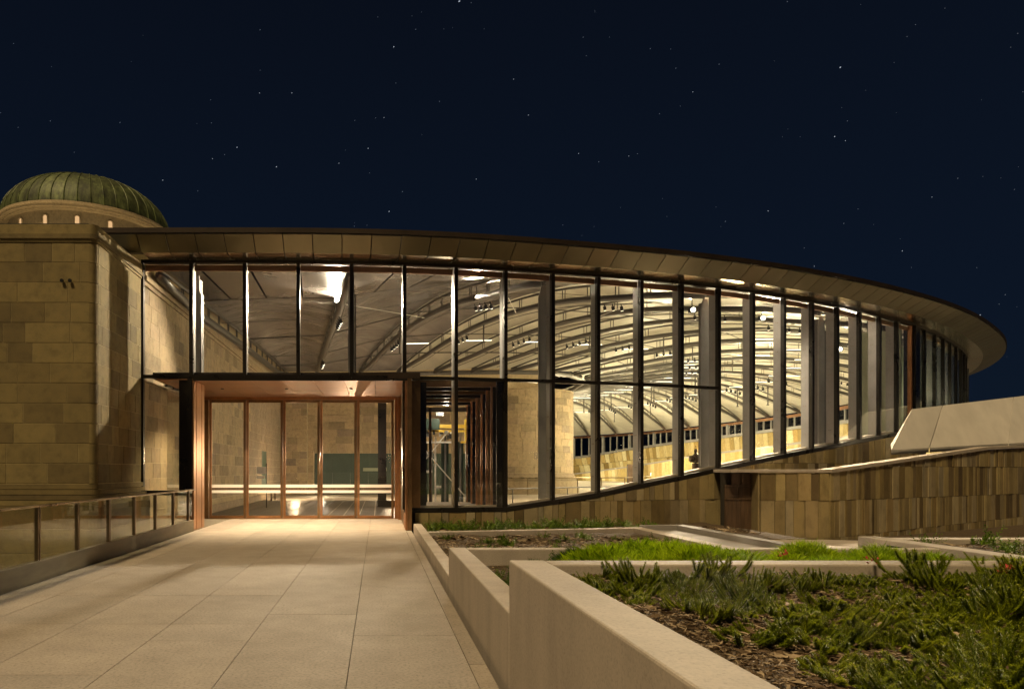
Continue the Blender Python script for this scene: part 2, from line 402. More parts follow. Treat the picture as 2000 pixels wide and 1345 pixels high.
# mullions and fins
for k in range(0, K_LAST + 1):
    s = smul(k); t = ctan(s); n = cnor(s)
    zb = zsill(s) if k >= 5 or k == 0 else TRANS
    if k == 0: zb = 1.0
    if k == KP: continue
    m = MB(); c = off(s, .0); m.obox(c, t, n, .10, .13, zb, HEAD + .02); add(m, 'mullion', 'frame')
    if 1 <= k:
        m = MB(); c = off(s, -.205); m.obox((c[0] - t.x * .0, c[1] - t.y * .0), t, n, .05, .26, zb + .02, HEAD - .02); add(m, 'fin', 'steel')
        # bolts down the fin
        m = MB()
        z = zb + .5
        while z < HEAD - .3:
            for dy in (-.18, -.24):
                p = off(s, dy); q = (p[0] - t.x * .03, p[1] - t.y * .03); m.obox(q, t, n, .015, .02, z, z + .02)
            z += .95
        if m.v and k > 7: add(m, 'fin_bolts', 'rail', kind='stuff')
# glass panes, transoms, head and sill
for k in range(0, K_LAST):
    s0, s1 = smul(k), smul(k + 1); a, b = off(s0, 0), off(s1, 0); z0a, z0b = zsill(s0), zsill(s1)
    if k in (19, 20): pass
    u = Vector((b[0] - a[0], b[1] - a[1])); L = u.length; u.normalize(); n = Vector((u.y, -u.x)); c = ((a[0] + b[0]) / 2, (a[1] + b[1]) / 2)
    def slab(name, mat, w, d, z0, z1, o=0, parent=hall):
        m = MB(); cc = (c[0] + n.x * o, c[1] + n.y * o); m.obox(cc, u, n, w, d, z0, z1); return add(m, name, mat, parent)
    w = L - .11
    portal = 1 <= k <= 4
    if k == 0: low = (1.02, 1.02)
    elif portal: low = (TRANS, TRANS)
    else: low = (z0a, z0b)
    if k <= 11 and not portal:
        slab('glass_pane', 'glass', w, .02, [low[0] + .04, low[1] + .04, low[1] + .04, low[0] + .04], TRANS - .04)
        slab('transom', 'frame', w + .02, .12, TRANS - .045, TRANS + .045)
        slab('glass_pane', 'glass', w, .02, TRANS + .045, HEAD - .03)
    elif portal:
        slab('transom', 'frame', L, .14, TRANS - .06, TRANS + .045)
        slab('glass_pane', 'glass', w, .02, TRANS + .045, HEAD - .03)
    else:
        slab('glass_pane', 'glass', w, .02, [low[0] + .04, low[1] + .04, low[1] + .04, low[0] + .04], HEAD - .03)
    slab('head_rail', 'frame', L + .01, .15, HEAD + .022, HEAD + .10)
    # glazing bead highlights and copper strip above
    slab('copper_strip', 'coppersoffit', w, .06, HEAD - .15, HEAD - .0, -.12)
    if not portal:
        zt = [low[0] + .04, low[1] + .04, low[1] + .04, low[0] + .04]
        slab('sill_rail', 'frame', L + .01, .16, [z - .13 for z in zt], zt, .0)
        if k >= 5: slab('inner_sill', 'concrete', L, .10, [z - .10 for z in zt], [z + .05 for z in zt], -.17)
# portal top trim white line
m = MB(); m.box(-4.95, .80, 18.27, 18.33, 4.0, 4.055); add(m, 'portal_trim', 'frame')
# blade columns
for k in (1, 4, 8, 12, 16, 24):
    s = smul(k); t = ctan(s); n = cnor(s); zb = max(0, zsill(s)) if k > 4 else TRANS
    wd = .36 if k > 4 else .18
    m = MB(); c = off(s, -.62)
    P = [off(s, -.62)]
    def cp(a, d): return (c[0] + t.x * a + n.x * d, c[1] + t.y * a + n.y * d)
    for sgn in (0,):
        lo = [cp(-wd / 2, .13), cp(wd / 2, .13), cp(wd / 2, .09), cp(-wd / 2, .09)]
        hi = [cp(-.07, .13), cp(.07, .13), cp(.07, .09), cp(-.07, .09)]
        m.prism(lo, zb, 6.62); m.hexa([(*p, 6.62) for p in lo], [(*p, 6.98) for p in hi])
    add(m, 'column_plate', 'steel')
    m = MB(); m.obox(cp(.06, -.05), t, n, .06, .26, zb, 6.9); m.obox(cp(wd / 2 + .03, .0), t, n, .03, .3, zb, 6.5)
    add(m, 'column_web', 'rib')
# heavy pier
s = smul(KP); t = ctan(s); n = cnor(s)
m = MB(); m.obox(off(s - .06, -.02), t, n, .1, .14, 3.0, HEAD + .02); add(m, 'pier_panel', 'copper')
m = MB(); m.obox(off(s + .22, -.05), t, n, .45, .4, 3.0, HEAD + .02); add(m, 'pier', 'frame')
# eave: inner soffit, outer fascia, roof lip, one panel each
ds = .74
npan = int((smul(K_LAST) + 26) / ds)
def outer_off(s): return .65 + interp(s, [(0, .38), (20, .5), (34, .75), (44, .9), (60, 1.0)])
for i in range(-1, npan):
    sa, sb = i * ds + .2, (i + 1) * ds + .2; g_ = .012
    def op(s, d):
        if s < 0: p = cpt(0); return (p.x + s, p.y - d)
        return off(s, d)
    a0, b0 = op(sa + g_, -.02), op(sb - g_, -.02); a1, b1 = op(sa + g_, .65), op(sb - g_, .65)
    oa, ob = outer_off(max(sa, 0)), outer_off(max(sb, 0)); a2, b2 = op(sa + g_, oa), op(sb - g_, ob)
    z1, z2, z3 = 7.255, 7.60, 7.74
    m = MB(); m.hexa([(*a1, z1), (*b1, z1), (*b0, z1), (*a0, z1)], [(*a1, z1 + .03), (*b1, z1 + .03), (*b0, z1 + .03), (*a0, z1 + .03)])
    if i >= 0 : add(m, 'soffit_panel', 'soffit')
    m = MB(); m.hexa([(*a2, z2), (*b2, z2), (*b1, z1), (*a1, z1)], [(*a2, z2 + .03), (*b2, z2 + .03), (*b1, z1 + .03), (*a1, z1 + .03)])
    add(m, 'fascia_panel', 'fascia')
m = MB(); N = int((npan + 1) * ds / .5)
for j in range(N):
    sa, sb = -.7 + j * .5, -.2 + j * .5
    oa, ob = outer_off(max(sa, 0)), outer_off(max(sb, 0))
    A = [op(sa, oa + .03), op(sb, ob + .03), op(sb, -.6), op(sa, -.6)]
    m.hexa([(*p, 7.635 if q < 2 else 7.60) for q, p in enumerate(A)], [(*p, 7.76) for q, p in enumerate(A)])
add(m, 'roof_edge', 'roofing')
# slatted soffit on the far round
# ---- roof membrane, ribs
QT = [(0, (-6.3, 46)), (1, (-4.2, 46)), (2, (-1.3, 45.7)), (3, (1.2, 45.4)), (4, (3.6, 45)), (5, (6, 44.7)), (6, (8.5, 44.5)), (7, (11, 44.9)), (8, (13, 46.1)), (9, (14.3, 48)), (10, (15, 50)),
      (12, (15.4, 54)), (16, (15, 60)), (20, (13, 67)), (26, (8, 76)), (30, (4, 80))]
DC = 1.437 * 4
def jof(s): return (s - 1.33) / DC + .25
def sof(j): return max(0, 1.33 + (j - .25) * DC)
def qpt(j):
    for (a, pa), (b, pb) in zip(QT, QT[1:]):
        if j <= b:
            u = max(0, (j - a) / (b - a)); return Vector((lerp(pa[0], pb[0], u), lerp(pa[1], pb[1], u)))
    return Vector(QT[-1][1])
RISE = [(0, .15), (1, .35), (2, 1.5), (3, 1.9), (5, 2.0), (8, 1.9), (11, 2.1), (16, 2.8), (24, 3.2)]
def cz(j, t):
    R = interp(j, RISE); u = j - math.floor(j); inner = min(1, max(0, (t - .18) / .2)) * min(1, (1.0 - t) / .1 if t > .9 else 1)
    return lerp(7.25, 8.25, t) + R * 4 * t * (1 - t) * (1 - .25 * (t - .5)) + .42 * sin(pi * u) * inner
def cxy(j, t):
    p = Vector(off(sof(j), -.18)); q = qpt(j); return p.lerp(q, t)
JN = int(jof(SEND))
for j in range(0, JN):
    # perimeter ceiling panels for near bays, membrane beyond
    T0 = .2 if j < 8 else .0
    if T0:
        for u in range(4):
            m = MB(); e_ = .006
            ja, jb = j + u / 4 + e_, j + (u + 1) / 4 - e_
            m.v += [(*cxy(ja, 0), cz(ja, 0)), (*cxy(jb, 0), cz(jb, 0)), (*cxy(jb, .1), cz(jb, .1)), (*cxy(ja, .1), cz(ja, .1)), (*cxy(jb, .198), cz(jb, .198)), (*cxy(ja, .198), cz(ja, .198))]
            m.f += [(0, 1, 2, 3), (3, 2, 4, 5)]; m.mi += [0, 0]
            add(m, 'ceiling_panel', 'ceilpanel')
    m = MB(); NU, NT = 8, 26
    for a in range(NU + 1):
        ja = j + a / NU * .9999
        for b in range(NT + 1):
            t = T0 + .004 * (T0 > 0) + (1 - T0) * b / NT * .998; m.v.append((*cxy(ja, t), cz(ja, t)))
    for a in range(NU):
        for b in range(NT):
            q = a * (NT + 1) + b; m.f.append((q, q + NT + 1, q + NT + 2, q + 1)); m.mi.append(0)
    add(m, 'ceiling_membrane', 'fabricdark' if j < 3 else 'fabric', smooth=True)
# roof skin above
m = MB(); NU = JN * 2
for a in range(NU + 1):
    ja = a / 2 * .9999
    for b in range(9):
        t = b / 8; m.v.append((*cxy(ja, t), 7.78 + (cz(ja, t) - lerp(7.25, 8.25, t)) * 1.0 + t * 1.1 + min(t * 4, .5)))
for a in range(NU):
    for b in range(8):
        q = a * 9 + b; m.f.append((q, q + 9, q + 10, q + 1)); m.mi.append(0)
add(m, 'roof_skin', 'roofing')
for j in range(0, JN + 1):
    pts = []; top = []; NT = 22
    Lr = (cxy(j, 1) - cxy(j, 0)).length
    for b in range(NT + 1):
        t = .015 + .975 * b / NT; p = cxy(j, t); h = cz(j, t)
        d = .12 + .38 * min(1, min(t, 1 - t) * 6)
        pts.append((p.x, p.y, h - d - .12)); top.append((p.x, p.y, h - .10))
    if j == 0: pts = [(x + .25, y, z) for x, y, z in pts]; top = [(x + .25, y, z) for x, y, z in top]
    m = MB(); m.tube(pts, .125 if j < 14 else .15, 6); m.tube(top, .055, 5); rb = add(m, 'roof_rib', 'rib', smooth=True)
    m = MB(); nst = max(4, int(Lr / 1.6))
    for b in range(nst):
        t = (b + .7) / nst
        if t > .98: continue
        for e_ in (-.09, .09):
            tt = t + e_ / Lr; f = (tt - .015) / .975 * NT; i = max(0, min(NT - 1, int(f))); fr = f - i
            A = Vector(pts[i]).lerp(Vector(pts[i + 1]), fr); B = Vector(top[i]).lerp(Vector(top[i + 1]), fr)
            m.tube([A, B], .02, 4, False)
    # services tray below
    for b in range(nst):
        pass
    low = [(x + .06, y + .05, z - .22) for x, y, z in pts[2:-2]]
    m.tube(low, .022, 4, False)
    m.build('rib_bracing', 'rib', rb)
# cross cables / purlins between ribs
for (tt, dz, r) in ((.33, -.16, .012), (.5, -.1, .03), (.72, -.1, .03), (.86, -.12, .04)):
    m = MB(); pts = []
    for a in range(0, JN * 3):
        ja = a / 3; p = cxy(ja, tt); z = interp(ja, RISE) * 4 * tt * (1 - tt) * (1 - .25 * (tt - .5)) + lerp(7.25, 8.25, tt) + dz
        pts.append((p.x, p.y, z))
    m.tube(pts, r, 4, False); add(m, 'purlin', 'rib')
for j in range(1, 12):   # straight tie rods
    m = MB(); a = cxy(j + .02, .12); b = cxy(j + .95, .42)
    m.tube([(*a, cz(j, .12) - .6), (*b, cz(j + 1, .42) - .75)], .014, 4); add(m, 'tie_rod', 'white')
# inner ring beam
m = MB(); m.tube([(*qpt(a / 2), 8.0) for a in range(0, 50)], .16, 6); m.tube([(*(qpt(a / 2)), 7.5) for a in range(0, 14)], .09, 6); add(m, 'ring_beam', 'rib')

# ---- far interior perimeter: honey stone wall, clerestory
def farsill(s):
    p = cpt(s); y = p.y
    return interp(y, [(34, 4.3), (40, 5.0), (49, 5.75), (60, 5.85), (71, 5.85), (82, 5.65), (94, 5.35), (104, 4.8), (113, 3.7), (121, 2.6)])
S_FAR = smul(K_LAST)
s = S_FAR; kk = 0
while s < SEND - 1.5:
    s2 = s + 1.437; a, b = off(s, -.1), off(s2, -.1); u = Vector((b[0] - a[0], b[1] - a[1])); L = u.length; u.normalize(); n = Vector((u.y, -u.x)); c = ((a[0] + b[0]) / 2, (a[1] + b[1]) / 2)
    z0 = farsill(s + .7)
    m = MB(); m.obox(c, u, n, L - .16, .02, z0 + .1, HEAD - .3); add(m, 'clerestory_pane', 'darkglass')
    pier = kk % 4 == 0
    m = MB(); m.obox(a, u, n, .17 if not pier else .4, .25 if not pier else .5, z0 - .1, HEAD - .2); add(m, 'clerestory_post', 'steel')
    m = MB(); m.obox(c, u, n, L + .01, .5, z0 - .22, z0 + .03); m.obox(c, u, n, L, .12, z0 + .032, z0 + .10); add(m, 'clerestory_sill', 'steel')
    m = MB(); m.obox(c, u, n, L + .01, .34, HEAD - .32, HEAD - .05); add(m, 'clerestory_head', 'copper')
    s = s2; kk += 1
# backing wall
m = MB(); s = S_FAR - 3
while s < SEND - 1:
    a, b = off(s, .05), off(s + 1.5, .05); a2, b2 = off(s, .4), off(s + 1.5, .4); z = farsill(s) - .2; z2 = farsill(s + 1.5) - .2
    m.hexa([(*a2, -1), (*b2, -1), (*b, -1), (*a, -1)], [(*a2, z), (*b2, z2), (*b, z2), (*a, z)]); s += 1.5
add(m, 'wall_core', 'joint')
fw = thing('honey_stone_wall', 'far curved wall of slanted honey coloured stone slabs below the clerestory windows', 'wall')
recs = []
for row in range(3):
    s = S_FAR - 2 + row * .3
    while s < SEND - 2:
        w_ = random.uniform(.6, 1.15); recs.append((s, min(s + w_, SEND - 1.6), row)); s += w_
stuffm = MB()
recs.sort(key=lambda r: abs(cpt(r[0]).y - 84))
cnt = 0
for (sa, sb, row) in recs:
    sm = (sa + sb) / 2; H = farsill(sm) - .22; za, zb = H * row / 3, H * (row + 1) / 3; sl = .30
    g_ = .03
    A = [off(sa + g_ - sl * .5, -.06 - random.uniform(0, .03)), off(sb - g_ - sl * .5, -.07)]; B = [off(sa + g_ + sl * .5, -.07), off(sb - g_ + sl * .5, -.07)]
    A0 = [off(sa + g_ - sl * .5, .04), off(sb - g_ - sl * .5, .04)]; B0 = [off(sa + g_ + sl * .5, .04), off(sb - g_ + sl * .5, .04)]
    mb = MB() if cnt < 290 else stuffm
    mb.hexa([(*A0[0], za + g_), (*A0[1], za + g_), (*A[1], za + g_), (*A[0], za + g_)], [(*B0[0], zb - g_), (*B0[1], zb - g_), (*B[1], zb - g_), (*B[0], zb - g_)])
    if cnt < 290: mb.build('stone_slab', 'gold', fw)
    cnt += 1
if stuffm.v: stuffm.build('far_slabs', 'gold', fw, kind='stuff')
# pale wall behind the last bays
m = MB()
for k in range(KP, K_LAST + 1):
    s0, s1 = smul(k), smul(k + 1)
    a, b = off(s0 + .25, -1.6), off(s1 + .25, -1.6); a2, b2 = off(s0 + .25, -1.8), off(s1 + .25, -1.8)
    m.hexa([(*a, 2), (*b, 2), (*b2, 2), (*a2, 2)], [(*a, 7.2), (*b, 7.2), (*b2, 7.2), (*a2, 7.2)])
iw = thing('plant_room_wall', 'pale green inner wall seen through the last bays right of the dark pier', 'wall')
m.build('wall_face', 'palegreen', iw)
m = MB(); s0 = smul(KP) + .25; a = off(s0, -.4); b = off(s0, -1.8); u = Vector((b[0] - a[0], b[1] - a[1])).normalized()
m.obox(((a[0] + b[0]) / 2, (a[1] + b[1]) / 2), u, Vector((u.y, -u.x)), 1.4, .12, 2, 7.2); m.build('wall_return', 'palegreen', iw)

# ---- interior floors and ramps
m = MB(); m.prism([(-6.3, 22.6), (-6.3, 46), (-6.3, 121), (15, 120.3), (25, 117.8), (32, 112.5), (37, 105), (40, 94), (41, 82), (41, 70), (40.3, 61), (39, 53), (36.3, 45), (32.8, 38.8), (28, 33.6), (20, 27), (12.5, 22.6), (7.5, 20.6), (3.5, 19.5), (1.3, 19.2), (1.3, 22.6)], -.4, -.01)
m.build('hall_floor', concrete('hall_floor_stone', (.40, .35, .28), 1, .2), kind='structure')
rmp = thing('near_ramp', 'pale concrete ramp rising to the right just inside the curved glass', 'ramp')
m = MB(); s = smul(7) - .1
while s < smul(KP):
    s2 = s + 1.0; A = [off(s, -.25), off(s2, -.25), off(s2, -.75), off(s, -.75)]; z = [zsill(s) + .03, zsill(s2) + .03]; z[0] = min(z[0], z[1])
    m.hexa([(*A[0], z[0] - .3), (*A[1], z[1] - .3), (*A[2], z[1] - .3), (*A[3], z[0] - .3)], [(*A[0], z[0]), (*A[1], z[1]), (*A[2], z[1]), (*A[3], z[0])]); s = s2
m.build('ramp_slab', 'concrete', rmp)
fr_ = thing('far_ramp', 'long ramp with stone clad parapet climbing along the far honey wall', 'ramp')
m = MB(); m2 = MB(); s = s_at_x(41.25); s = 100; 
def rampz(s_): return interp(cpt(s_).y, [(50, 4.0), (60, 3.9), (80, 3.35), (92, 2.5), (104, 1.6), (113, .7), (121, .2)])
s = smul(K_LAST) + 14
while s < SEND - 2:
    s2 = s + random.uniform(.6, 1.1); z, z2 = rampz(s), rampz(s2); sl = .25
    A = [off(s + .03, -3), off(s2 - .03, -3), off(s2 - .03, -3.3), off(s + .03, -3.3)]; T = [off(s + .03 + sl, -3), off(s2 - .03 + sl, -3), off(s2 - .03 + sl, -3.3), off(s + .03 + sl, -3.3)]
    m = MB(); m.hexa([(*p, -.1) for p in A], [(*T[0], z), (*T[1], z2), (*T[2], z2), (*T[3], z)]); m.build('stone_slab', 'gold', fr_)
    B = [off(s, -2.95), off(s2, -2.95), off(s2, -3.36), off(s, -3.36)]
    m2.hexa([(*B[0], z + .003), (*B[1], z2 + .003), (*B[2], z2 + .003), (*B[3], z + .003)], [(*B[0], z + .2), (*B[1], z2 + .2), (*B[2], z2 + .2), (*B[3], z + .2)]); s = s2
m2.build('coping', 'greyslab', fr_)

# ================================================================== PORTAL AND DOORS
po = thing('entrance_portal', 'copper lined entrance portal projecting in front of the five tall glass door leaves', 'portal')
PX0, PX1 = -4.92, .74
def pbox(name, mat, *b, parent=po):
    m = MB(); m.box(*b); return m.build(name, mat, parent)
for i in range(4):       # left reveal strips
    y0 = 18.25 + i * .27; pbox('reveal_panel', 'copper', PX0 - .05, PX0 + (i % 2) * .008, y0 + .004, y0 + .262, .0, 4.0)
    pbox('reveal_panel', 'copper', PX1 - (i % 2) * .008, PX1 + .05, y0 + .004, y0 + .262, .0, 4.0)
pbox('jamb_post', 'frame', PX0 - .16, PX0 - .052, 18.22, 18.6, .0, 4.05)
pbox('jamb_post', 'brass', PX1 + .052, PX1 + .17, 18.22, 18.7, .0, 4.05)
pbox('side_panel', 'frame', PX0 - .42, PX0 - .165, 18.34, 18.42, 1.0, 4.07)
pbox('side_panel', 'brass', PX1 + .175, PX1 + .42, 18.62, 18.7, .56, 4.05)
pbox('box_wall', 'brass', PX1 + .36, PX1 + .42, 18.72, 22.6, .0, 4.05)
pbox('side_glass', 'glass', -5.96, -5.94, 19.3, 22.5, .05, 3.95); pbox('side_post', 'frame', -6.0, -5.92, 22.5, 22.7, .0, 4.0); pbox('side_rail', 'frame', -6.0, -5.92, 19.2, 22.5, 3.951, 4.01)
pbox('door_jamb', 'copper', -5.915, -5.75, 22.55, 22.85, 0, 4.0)
pbox('door_jamb', 'brass', -5.745, -5.62, 22.62, 22.85, 0, 3.95)
pbox('door_jamb', 'copper', .56, .66, 22.55, 22.85, 0, 3.98)
pbox('door_jamb', 'copper', .66, .8, 22.2, 22.6, 0, 3.99)
pbox('jamb_wall', 'brass', .745, .80, 19.35, 22.2, 0, 3.99)
pbox('door_head', 'frame', -5.9, .66, 22.62, 22.85, 3.97, 4.03)
pbox('door_head', 'copper', -5.9, .66, 22.56, 22.61, 3.93, 4.02)
for i in range(8):
    for j in range(5):
        x0 = -5.95 + i * .84; y0 = 18.3 + j * .88
        pbox('soffit_panel', 'coppersoffit', x0 + .006, min(x0 + .834, .795), y0 + .006, y0 + .874, 4.02 + random.uniform(0, .004), 4.05)
pbox('portal_roof', 'roofing', -6.1, 1.15, 18.5, 24.2, 4.075, 4.25)
pbox('threshold', 'brass', -5.7, .6, 22.6, 22.8, -.005, .012)
X0 = -5.61; LW = 1.229
for i in range(5):
    d = thing('door_leaf', ['leftmost tall glass door leaf in a copper frame', 'second glass door leaf from the left, sign stand showing through it', 'middle glass door leaf of the five',
        'fourth glass door leaf from the left, in front of the dark green doors', 'rightmost tall glass door leaf beside the card reader'][i], 'door', (X0 + i * LW, 22.72, .015), group='glass door leaves of the entrance')
    def db(name, mat, *b):
        m = MB(); m.box(*b); return m.build(name, mat, d)
    H = 3.92
    db('stile', 'copper', .008, .085, -.03, .03, 0, H); db('stile', 'brass', LW - .085, LW - .008, -.03, .03, 0, H)
    db('rail', 'copper', .085, LW - .085, -.03, .03, 0, .085); db('rail', 'brass', .085, LW - .085, -.03, .03, H - .085, H)
    db('pane', 'glass', .085, LW - .085, -.008, .008, .085, H - .085)
    db('stripe', 'white', .087, LW - .087, -.014, -.010, 1.015, 1.115); db('stripe', 'white', .087, LW - .087, -.014, -.010, .835, .925)
    db('stripe', 'timber', .087, LW - .087, -.0145, -.0105, .93, 1.01)
cr_ = thing('card_reader', 'small dark card reader panel on the right copper jamb', 'card reader', (.735, 20.9, 1.2))
m = MB(); m.box(-.03, 0, -.1, .1, 0, .5); m.build('plate', 'rail', cr_); m = MB(); m.box(-.036, -.031, -.06, .06, .12, .4); m.build('screen', 'dark', cr_)
cam_ = thing('door_sensor', 'small round white sensor on the right copper jamb above the card reader', 'sensor', (.735, 20.9, 2.85))
m = MB(); m.tube([(0, 0, 0), (-.05, 0, 0)], .05, 10); m.build('body', 'white', cam_)

# ================================================================== OLD SANDSTONE BUILDING
tw = thing('sandstone_tower', 'tall weathered sandstone block with rounded corner at the left edge', 'building')
TY, TX = 15.35, -6.35; R_ = .14; TOP = 6.98
m = MB(); m.box(-14, TX - .006 - R_, TY + .006, TY + 12, -3, TOP); m.box(TX - .006 - R_ - .001, TX - .006, TY + .006 + R_, 18.35, -3, TOP)
m.build('wall_core', 'mortar_out', tw)
stone_wall(tw, -12.4, TY + .006, 1, 0, 12.4 - 6.35 - R_ - .0, 1.30, 6.72, .451, (.5, 1.15), 'sandstone_out', limit=210, proud=.005, gap=.012, seed=6)
stone_wall(tw, TX - .006, TY + R_, 0, 1, 18.3 - TY - R_, 1.30, 6.72, .451, (.4, .85), 'sandstone_out', limit=90, proud=.005, gap=.012, seed=5)
def cornerpiece(z0, z1, r, ext=0, name='corner_stone', mat='sandstone_out', parent=tw):
    m = MB(); c = (TX - R_, TY + R_); P = [(c[0], c[1])] + [(c[0] + (r) * sin(a), c[1] - r * cos(a)) for a in [i * pi / 2 / 8 for i in range(9)]]
    m.prism(P, z0, z1); return m.build(name, mat, parent)
for i in range(12): cornerpiece(1.30 + i * .4517 + .006, 1.30 + (i + 1) * .4517 - .006, R_ - .001)
def band(z0, z1, out, name, mat='sandstone_out'):
    m = MB(); c = (TX - R_, TY + R_); r = R_ + out
    P = [(-14, TY + .3), (-14, TY - out)] + [(c[0] + r * sin(a), c[1] - r * cos(a)) for a in [i * pi / 2 / 8 for i in range(9)]] + [(TX + out, 18.32), (TX - .3, 18.32), (TX - .3, TY + .3)]
    m.prism(P, z0, z1); return m.build(name, mat, tw)
band(6.73, 6.80, .02, 'cornice'); band(6.80, 6.90, .05, 'cornice'); band(6.90, 7.12, .03, 'cornice')
band(1.18, 1.29, .05, 'base_moulding'); band(1.06, 1.165, .10, 'base_moulding'); band(.94, 1.045, .15, 'base_moulding'); band(.82, .925, .20, 'base_moulding')
for i in range(7):
    z1_ = .81 - i * .52; band(z1_ - .51, z1_, .24, 'plinth_course')
m = MB(); m.box(-14.0, -6.5, TY - .02, 18.0, 7.122, 7.14); m.build('parapet_flashing', 'dark', tw)
for i, x in enumerate((-7.03, -6.85)):
    w_ = thing('wall_floodlight', ['left one of two small black floodlights on the sandstone tower', 'right one of two small black floodlights on the sandstone tower'][i], 'floodlight', (x - .05, TY - .01, 5.85), group='black floodlights on the tower')
    m = MB(); m.tube([(0, .0, 0), (0, -.03, -.0)], .015, 8); m.build('bracket', 'dark', w_)
    m = MB(); m.tube([(0, -.02, .004), (0, -.065, -.004)], [.035, .04], 12); m.build('lamp_head', 'dark', w_)
# interior flank wall
lw = thing('lobby_side_wall', 'long sandstone side wall running back behind the glass into the lobby', 'wall')
m = MB(); m.box(-7.2, TX - .006, 18.36, 46.5, -.2, 7.04); m.box(-7.2, TX - .09, 18.5, 46.5, 7.05, 7.2); m.box(-7.2, TX - .09, 22, 46.5, 7.2, 8.7); m.build('wall_core', 'mortar', lw)
stone_wall(lw, TX - .006, 18.42, 0, 1, 27.6, .5, 6.6, .451, (.45, 1.0), 'sandstone', limit=296, proud=.005, gap=.012, seed=8, near=2, holes=[(18.9, 20.6, 0, 2.7)])
def lbox(name, mat, *b):
    m = MB(); m.box(*b); return m.build(name, mat, lw)
lbox('base_course', 'sandstone', TX - .04, TX + .10, 18.45, 46, .0, .30); lbox('base_course', 'sandstone', TX - .04, TX + .05, 18.45, 46, .305, .49)
lbox('cornice', 'sandstone', TX - .04, TX + .05, 18.45, 46, 6.61, 6.72); lbox('cornice', 'sandstone', TX - .04, TX + .11, 18.45, 46, 6.73, 6.86); lbox('cornice', 'sandstone', TX - .04, TX + .07, 18.45, 46, 6.87, 7.05)
lbox('doorway', 'green', TX - .06, TX - .005, 37.34, 39.0, .0, 2.68)
# end wall
ew = thing('lobby_end_wall', 'sandstone end wall of the lobby around a wide dark green doorway', 'wall')
EY = 46
m = MB(); m.box(-6.4, 9.2, EY + .05, EY + .8, 2.75, 7.6); m.box(-6.4, -4.3, EY + .05, EY + .8, -.2, 2.75); m.box(6.6, 9.2, EY + .05, EY + .8, -.2, 2.75); m.box(-6.4, 12, EY + .9, EY + 1.4, 6.6, 10.4); m.build('wall_core', 'mortar', ew)
stone_wall(ew, -6.3, EY + .05, 1, 0, 14, .0, 6.8, .48, (.7, 1.4), 'sandstone', limit=270, proud=.05, seed=12, holes=[(1.95, 12.9, 0, 3.6)])
for i in range(20):       # flat arch of voussoirs
    x0 = -4.3 + i * .545; cxm = 1.15; sk = (x0 - cxm) * .05; sk2 = (x0 + .54 - cxm) * .05
    m = MB(); m.hexa([(x0 + .008, EY, 2.76), (x0 + .537, EY, 2.76), (x0 + .537, EY + .1, 2.76), (x0 + .008, EY + .1, 2.76)],
                     [(x0 + .008 + sk, EY, 3.83), (x0 + .537 + sk2, EY, 3.83), (x0 + .537 + sk2, EY + .1, 3.83), (x0 + .008 + sk, EY + .1, 3.83)]); m.build('voussoir', 'sandstone', ew)
for i in range(9):
    m = MB(); m.box(-4.28 + i * 1.21, -4.28 + i * 1.21 + 1.2, EY + .2, EY + .26, 0, 2.75); m.build('door_panel', 'green', ew)
stone_wall(ew, -4.9, EY - .5, 1, 0, .0001, 0, .1, .1, (1, 1), 'sandstone', limit=1)
pl = thing('stone_pilaster', 'sandstone pilaster standing left of the dark green doorway', 'pilaster')
m = MB(); m.box(-6.25, -4.72, EY - .75, EY, 0, 7.6); m.build('core', 'mortar', pl)
stone_wall(pl, -6.2, EY - .75, 1, 0, 1.5, 0, 7.6, .48, (.5, .95), 'sandstone', limit=100, proud=.04, seed=21)
# round tower inside
rt = thing('round_stone_tower', 'round sandstone tower with stepped base inside the hall', 'tower', (9.7, 50.3, 0))
RC = 4.5
m = MB(); m.lathe([(RC - .03, 0), (RC - .03, 7.1), (RC - .5, 7.1), (0, 7.1)], n=56); m.build('wall_core', 'mortar', rt, smooth=False)
rnd = random.Random(4); me = unit_block('sandstone')
for r in range(12):
    a = rnd.uniform(0, .2) - .15 - 2.9; z = 1.4 + r * .47
    while a < .45:
        da = rnd.uniform(.17, .32); L = 2 * RC * sin(da / 2); am = a + da / 2
        aa = a; 
        p0 = Vector((RC * cos(a), RC * sin(a))); p1 = Vector((RC * cos(a + da), RC * sin(a + da))); d_ = (p1 - p0)
        n_ = 3; mb = MB(); ri, ro = RC - .06, RC + .03
        for q in range(n_):
            b0 = a + .002 + (da - .004) * q / n_; b1 = a + .002 + (da - .004) * (q + 1) / n_
            mb.hexa([(ro * cos(b0), ro * sin(b0), z + .006), (ro * cos(b1), ro * sin(b1), z + .006), (ri * cos(b1), ri * sin(b1), z + .006), (ri * cos(b0), ri * sin(b0), z + .006)],
                    [(ro * cos(b0), ro * sin(b0), z + .464), (ro * cos(b1), ro * sin(b1), z + .464), (ri * cos(b1), ri * sin(b1), z + .464), (ri * cos(b0), ri * sin(b0), z + .464)])
        mb.build('stone', 'sandstone', rt); a += da
for i, (z0, z1, o_) in enumerate(((1.22, 1.39, .10), (1.04, 1.21, .17), (.86, 1.03, .24), (.45, .85, .3), (0, .44, .42))):
    m = MB(); m.lathe([(RC - .1, z0), (RC + o_, z0), (RC + o_, z1), (RC - .1, z1)], n=56); m.build('base_ring', 'sandstone', rt)
m = MB(); m.lathe([(RC - .3, 7.05), (RC + .06, 7.05), (RC + .06, 7.15), (RC - .4, 7.15)], n=56); m.build('top_ring', 'sandstone', rt)
ut = thing('upper_stone_drum', 'lower sandstone drum top peeking above and behind the round tower', 'tower', (8.2, 52.5, 0))
m = MB(); m.lathe([(2.9, 7.16), (2.9, 9.3), (0, 9.3)], n=40); m.build('drum', 'sandstone', ut)
